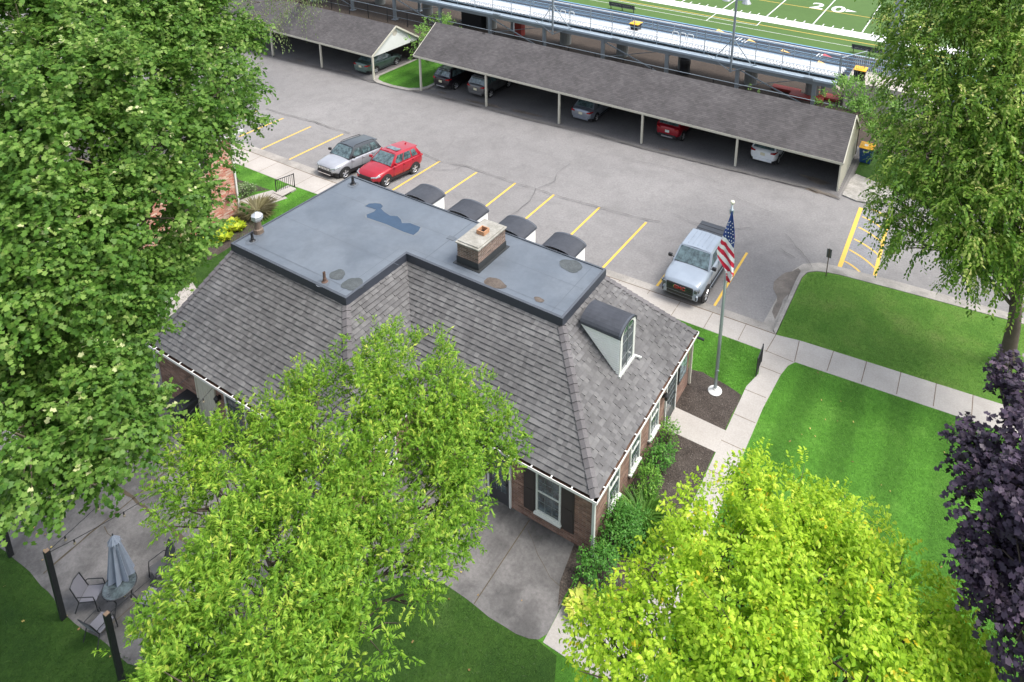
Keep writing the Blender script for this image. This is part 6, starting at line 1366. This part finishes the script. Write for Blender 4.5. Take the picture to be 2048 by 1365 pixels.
HOS = leaf_mat('hosta_leaf', [(0, (.20, .32, .03)), (.4, (.42, .50, .06)), (.8, (.60, .60, .12)), (1, (.75, .70, .25))], .3)
clump('hosta', 'yellow and green variegated hosta at the patio corner', -8.05, 15.05, 190, .95, HOS, 'hosta', .30, 'hosta', .75)
HOS2 = leaf_mat('hosta_leaf_lime', [(0, (.22, .34, .02)), (.5, (.42, .52, .03)), (1, (.60, .62, .08))], .3)
k_ = 0
for (u, v) in ((468, 450), (455, 462), (440, 474), (425, 486), (408, 492), (392, 500), (376, 505), (478, 460), (450, 480)):
    p = att(u, v); k_ += 1; clump('hosta', 'lime yellow hosta in the bed below the neighbouring brick wall', p.x, p.y, 110, .7, HOS2, 'hosta', .28, 'hosta', .7, 'lime hostas in a row')
p = att(515, 428); RSH = leaf_mat('russet_leaf', [(0, (.10, .08, .04)), (.5, (.16, .15, .07)), (1, (.24, .22, .12))], .3)
clump('spiky_shrub', 'spiky olive brown shrub beside the roof vent, in the neighbour bed', p.x, p.y, 700, .8, RSH, 'blade', 1.05, 'shrub', .75)
p = att(490, 392); shrub('white_flowering_shrub', 'pale green flowering shrub by the neighbour house corner', p.x, p.y, [(0, 0, .4, .45), (.3, .3, .35, .35), (-.3, .1, .35, .35)], leaf_mat('pale_leaf', [(0, (.06, .14, .03)), (.6, (.14, .25, .07)), (1, (.45, .5, .35))], .3), grp=None)
p = att(487, 440)
# weeds in the patio joint, leaf litter
LIT = leaf_mat('fallen_leaf', [(0, (.16, .09, .04)), (.5, (.30, .20, .08)), (1, (.5, .42, .12))], .1)
n = 70; pu = rng.uniform(-27, -9, n); pv = rng.uniform(4.5, 16, n)
lit = leaves_mesh('leaf_litter', np.stack([pu, pv, np.full(n, .04)], 1), rng.normal(size=(n, 3))*np.array([1, 1, .1]), np.tile([0, 0, 1.], (n, 1))+rng.normal(size=(n, 3))*.2, rng.uniform(.05, .09, n), rng.random(n), 'maple', LIT, None); lit['kind'] = 'stuff'
n = 60; lit = leaves_mesh('leaf_litter', np.stack([rng.uniform(-5, 4, n), rng.uniform(12, 30, n), np.full(n, .04)], 1), rng.normal(size=(n, 3))*np.array([1, 1, .1]), np.tile([0, 0, 1.], (n, 1)), rng.uniform(.06, .12, n), rng.random(n), 'oval', LIT, None); lit['kind'] = 'stuff'
n = 5000; yy = rng.uniform(14.9, 25.6, n); yy = np.where((yy > 22.8) & (yy < 24.15), yy-5, yy); ch = leaves_mesh('wood_chips', np.stack([rng.uniform(-8.5, -6.35, n), yy, np.full(n, .02)], 1), rng.normal(size=(n, 3))*np.array([1, 1, .2]), np.tile([0, 0, 1.], (n, 1))+rng.normal(size=(n, 3))*.4, rng.uniform(.03, .07, n), rng.random(n), 'lance', leaf_mat('chip', [(0, (.035, .027, .022)), (.6, (.08, .062, .052)), (1, (.22, .19, .165))], 0.), None); ch['kind'] = 'stuff'

# grass blades over the lawns: ragged edges and real texture
TEMPL['tuft'] = ([(0, -.09), (1.0, 0), (0, .09)], -.2)
def pip(px_, py_, poly):
    ins = np.zeros(len(px_), bool); n_ = len(poly)
    for i in range(n_):
        x1, y1 = poly[i]; x2, y2 = poly[(i+1) % n_]
        c = ((y1 > py_) != (y2 > py_)) & (px_ < (x2-x1)*(py_-y1)/((y2-y1) if abs(y2-y1) > 1e-9 else 1e-9)+x1); ins ^= c
    return ins
def blades(poly, n_, mt, z=.0, size=.075, holes=()):
    xs = [p[0] for p in poly]; ys = [p[1] for p in poly]
    x = rng.uniform(min(xs), max(xs), n_); y = rng.uniform(min(ys), max(ys), n_); k = pip(x, y, poly)
    for h in holes: k &= ~pip(x, y, h)
    x, y = x[k], y[k]; m_ = len(x); zz = np.array([T(a, b) for a, b in zip(x, y)])+z
    lf = .5+.22*(np.sin(x*1.3+y*.7)+np.sin(y*1.9-x*.8+1)+np.sin(x*3.1+y*2.7))/2
    D = unit(np.stack([rng.normal(size=m_)*.7, rng.normal(size=m_)*.7-.2, np.full(m_, .75)], 1)); Nn = unit(np.stack([rng.normal(size=m_)*.4, rng.normal(size=m_)*.4, np.full(m_, 1.)], 1))
    o = leaves_mesh('grass_blades', np.stack([x, y, zz], 1), D, Nn, size*rng.uniform(.5, 1.3, m_), np.clip(lf*.6+rng.random(m_)*.4, 0, 1), 'tuft', mt, None)
    o['kind'] = 'stuff'; return o
GB1 = leaf_mat('grass_blade', [(0, (0.036, 0.126, 0.0119)), (.5, (0.08, 0.2258, 0.0238)), (1, (0.152, 0.3255, 0.051))], .3)
GB2 = leaf_mat('grass_blade_dry', [(0, (0.04675, 0.1344, 0.0144)), (.5, (0.102, 0.2184, 0.0315)), (1, (0.2125, 0.3024, 0.081))], .3)
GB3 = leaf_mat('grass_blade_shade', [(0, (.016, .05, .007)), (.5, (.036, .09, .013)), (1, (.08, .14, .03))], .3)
blades([(-5.25, 10), (-5.22, 26), (-5.05, 28.25), (-4.65, 29.35), (3.6, 29.92), (9, 30.3), (9, 10)], 110000, GB1)
blades([(-5.97, 30.75), (-4.87, 30.97), (4.7, 31.7), (12, 32.2), (12, 38.4), (4.75, 37.98), (-1.17, 37.48), (-4.85, 37.04), (-5.4, 36.8), (-5.8, 36.4)], 60000, GB2, .004)
blades([(-10.6, 26.0), (-10.5, 29.2), (-6.4, 29.32), (-6.05, 27.8), (-6.3, 26.8), (-6.3, 25.2)]+MUL[3:-1], 16000, GB1)
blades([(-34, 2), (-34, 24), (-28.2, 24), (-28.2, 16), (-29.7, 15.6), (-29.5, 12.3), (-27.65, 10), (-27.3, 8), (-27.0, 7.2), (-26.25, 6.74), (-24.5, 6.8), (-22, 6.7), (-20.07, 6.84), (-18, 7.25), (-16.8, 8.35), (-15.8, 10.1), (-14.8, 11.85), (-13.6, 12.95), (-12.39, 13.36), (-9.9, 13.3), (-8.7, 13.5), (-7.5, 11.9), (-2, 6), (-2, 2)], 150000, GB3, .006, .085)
blades([(-46, 22), (-46, 27.85), (-37.4, 27.95), (-28.5, 28.2), (-28.2, 22)], 30000, GB1, 0, .085, holes=[xy(att, (545, 381), (575, 397), (530, 412), (488, 440), (478, 428), (478, 402), (505, 392))])
blades([(-48.9, 53.0), (-48.9, 47.3), (-48.4, 46.6), (-47.5, 46.3), (-46, 46.15), (-44.3, 46.3), (-43.5, 46.8), (-43.15, 47.4), (-43.15, 53.0)], 8000, GB1, .036, .1)
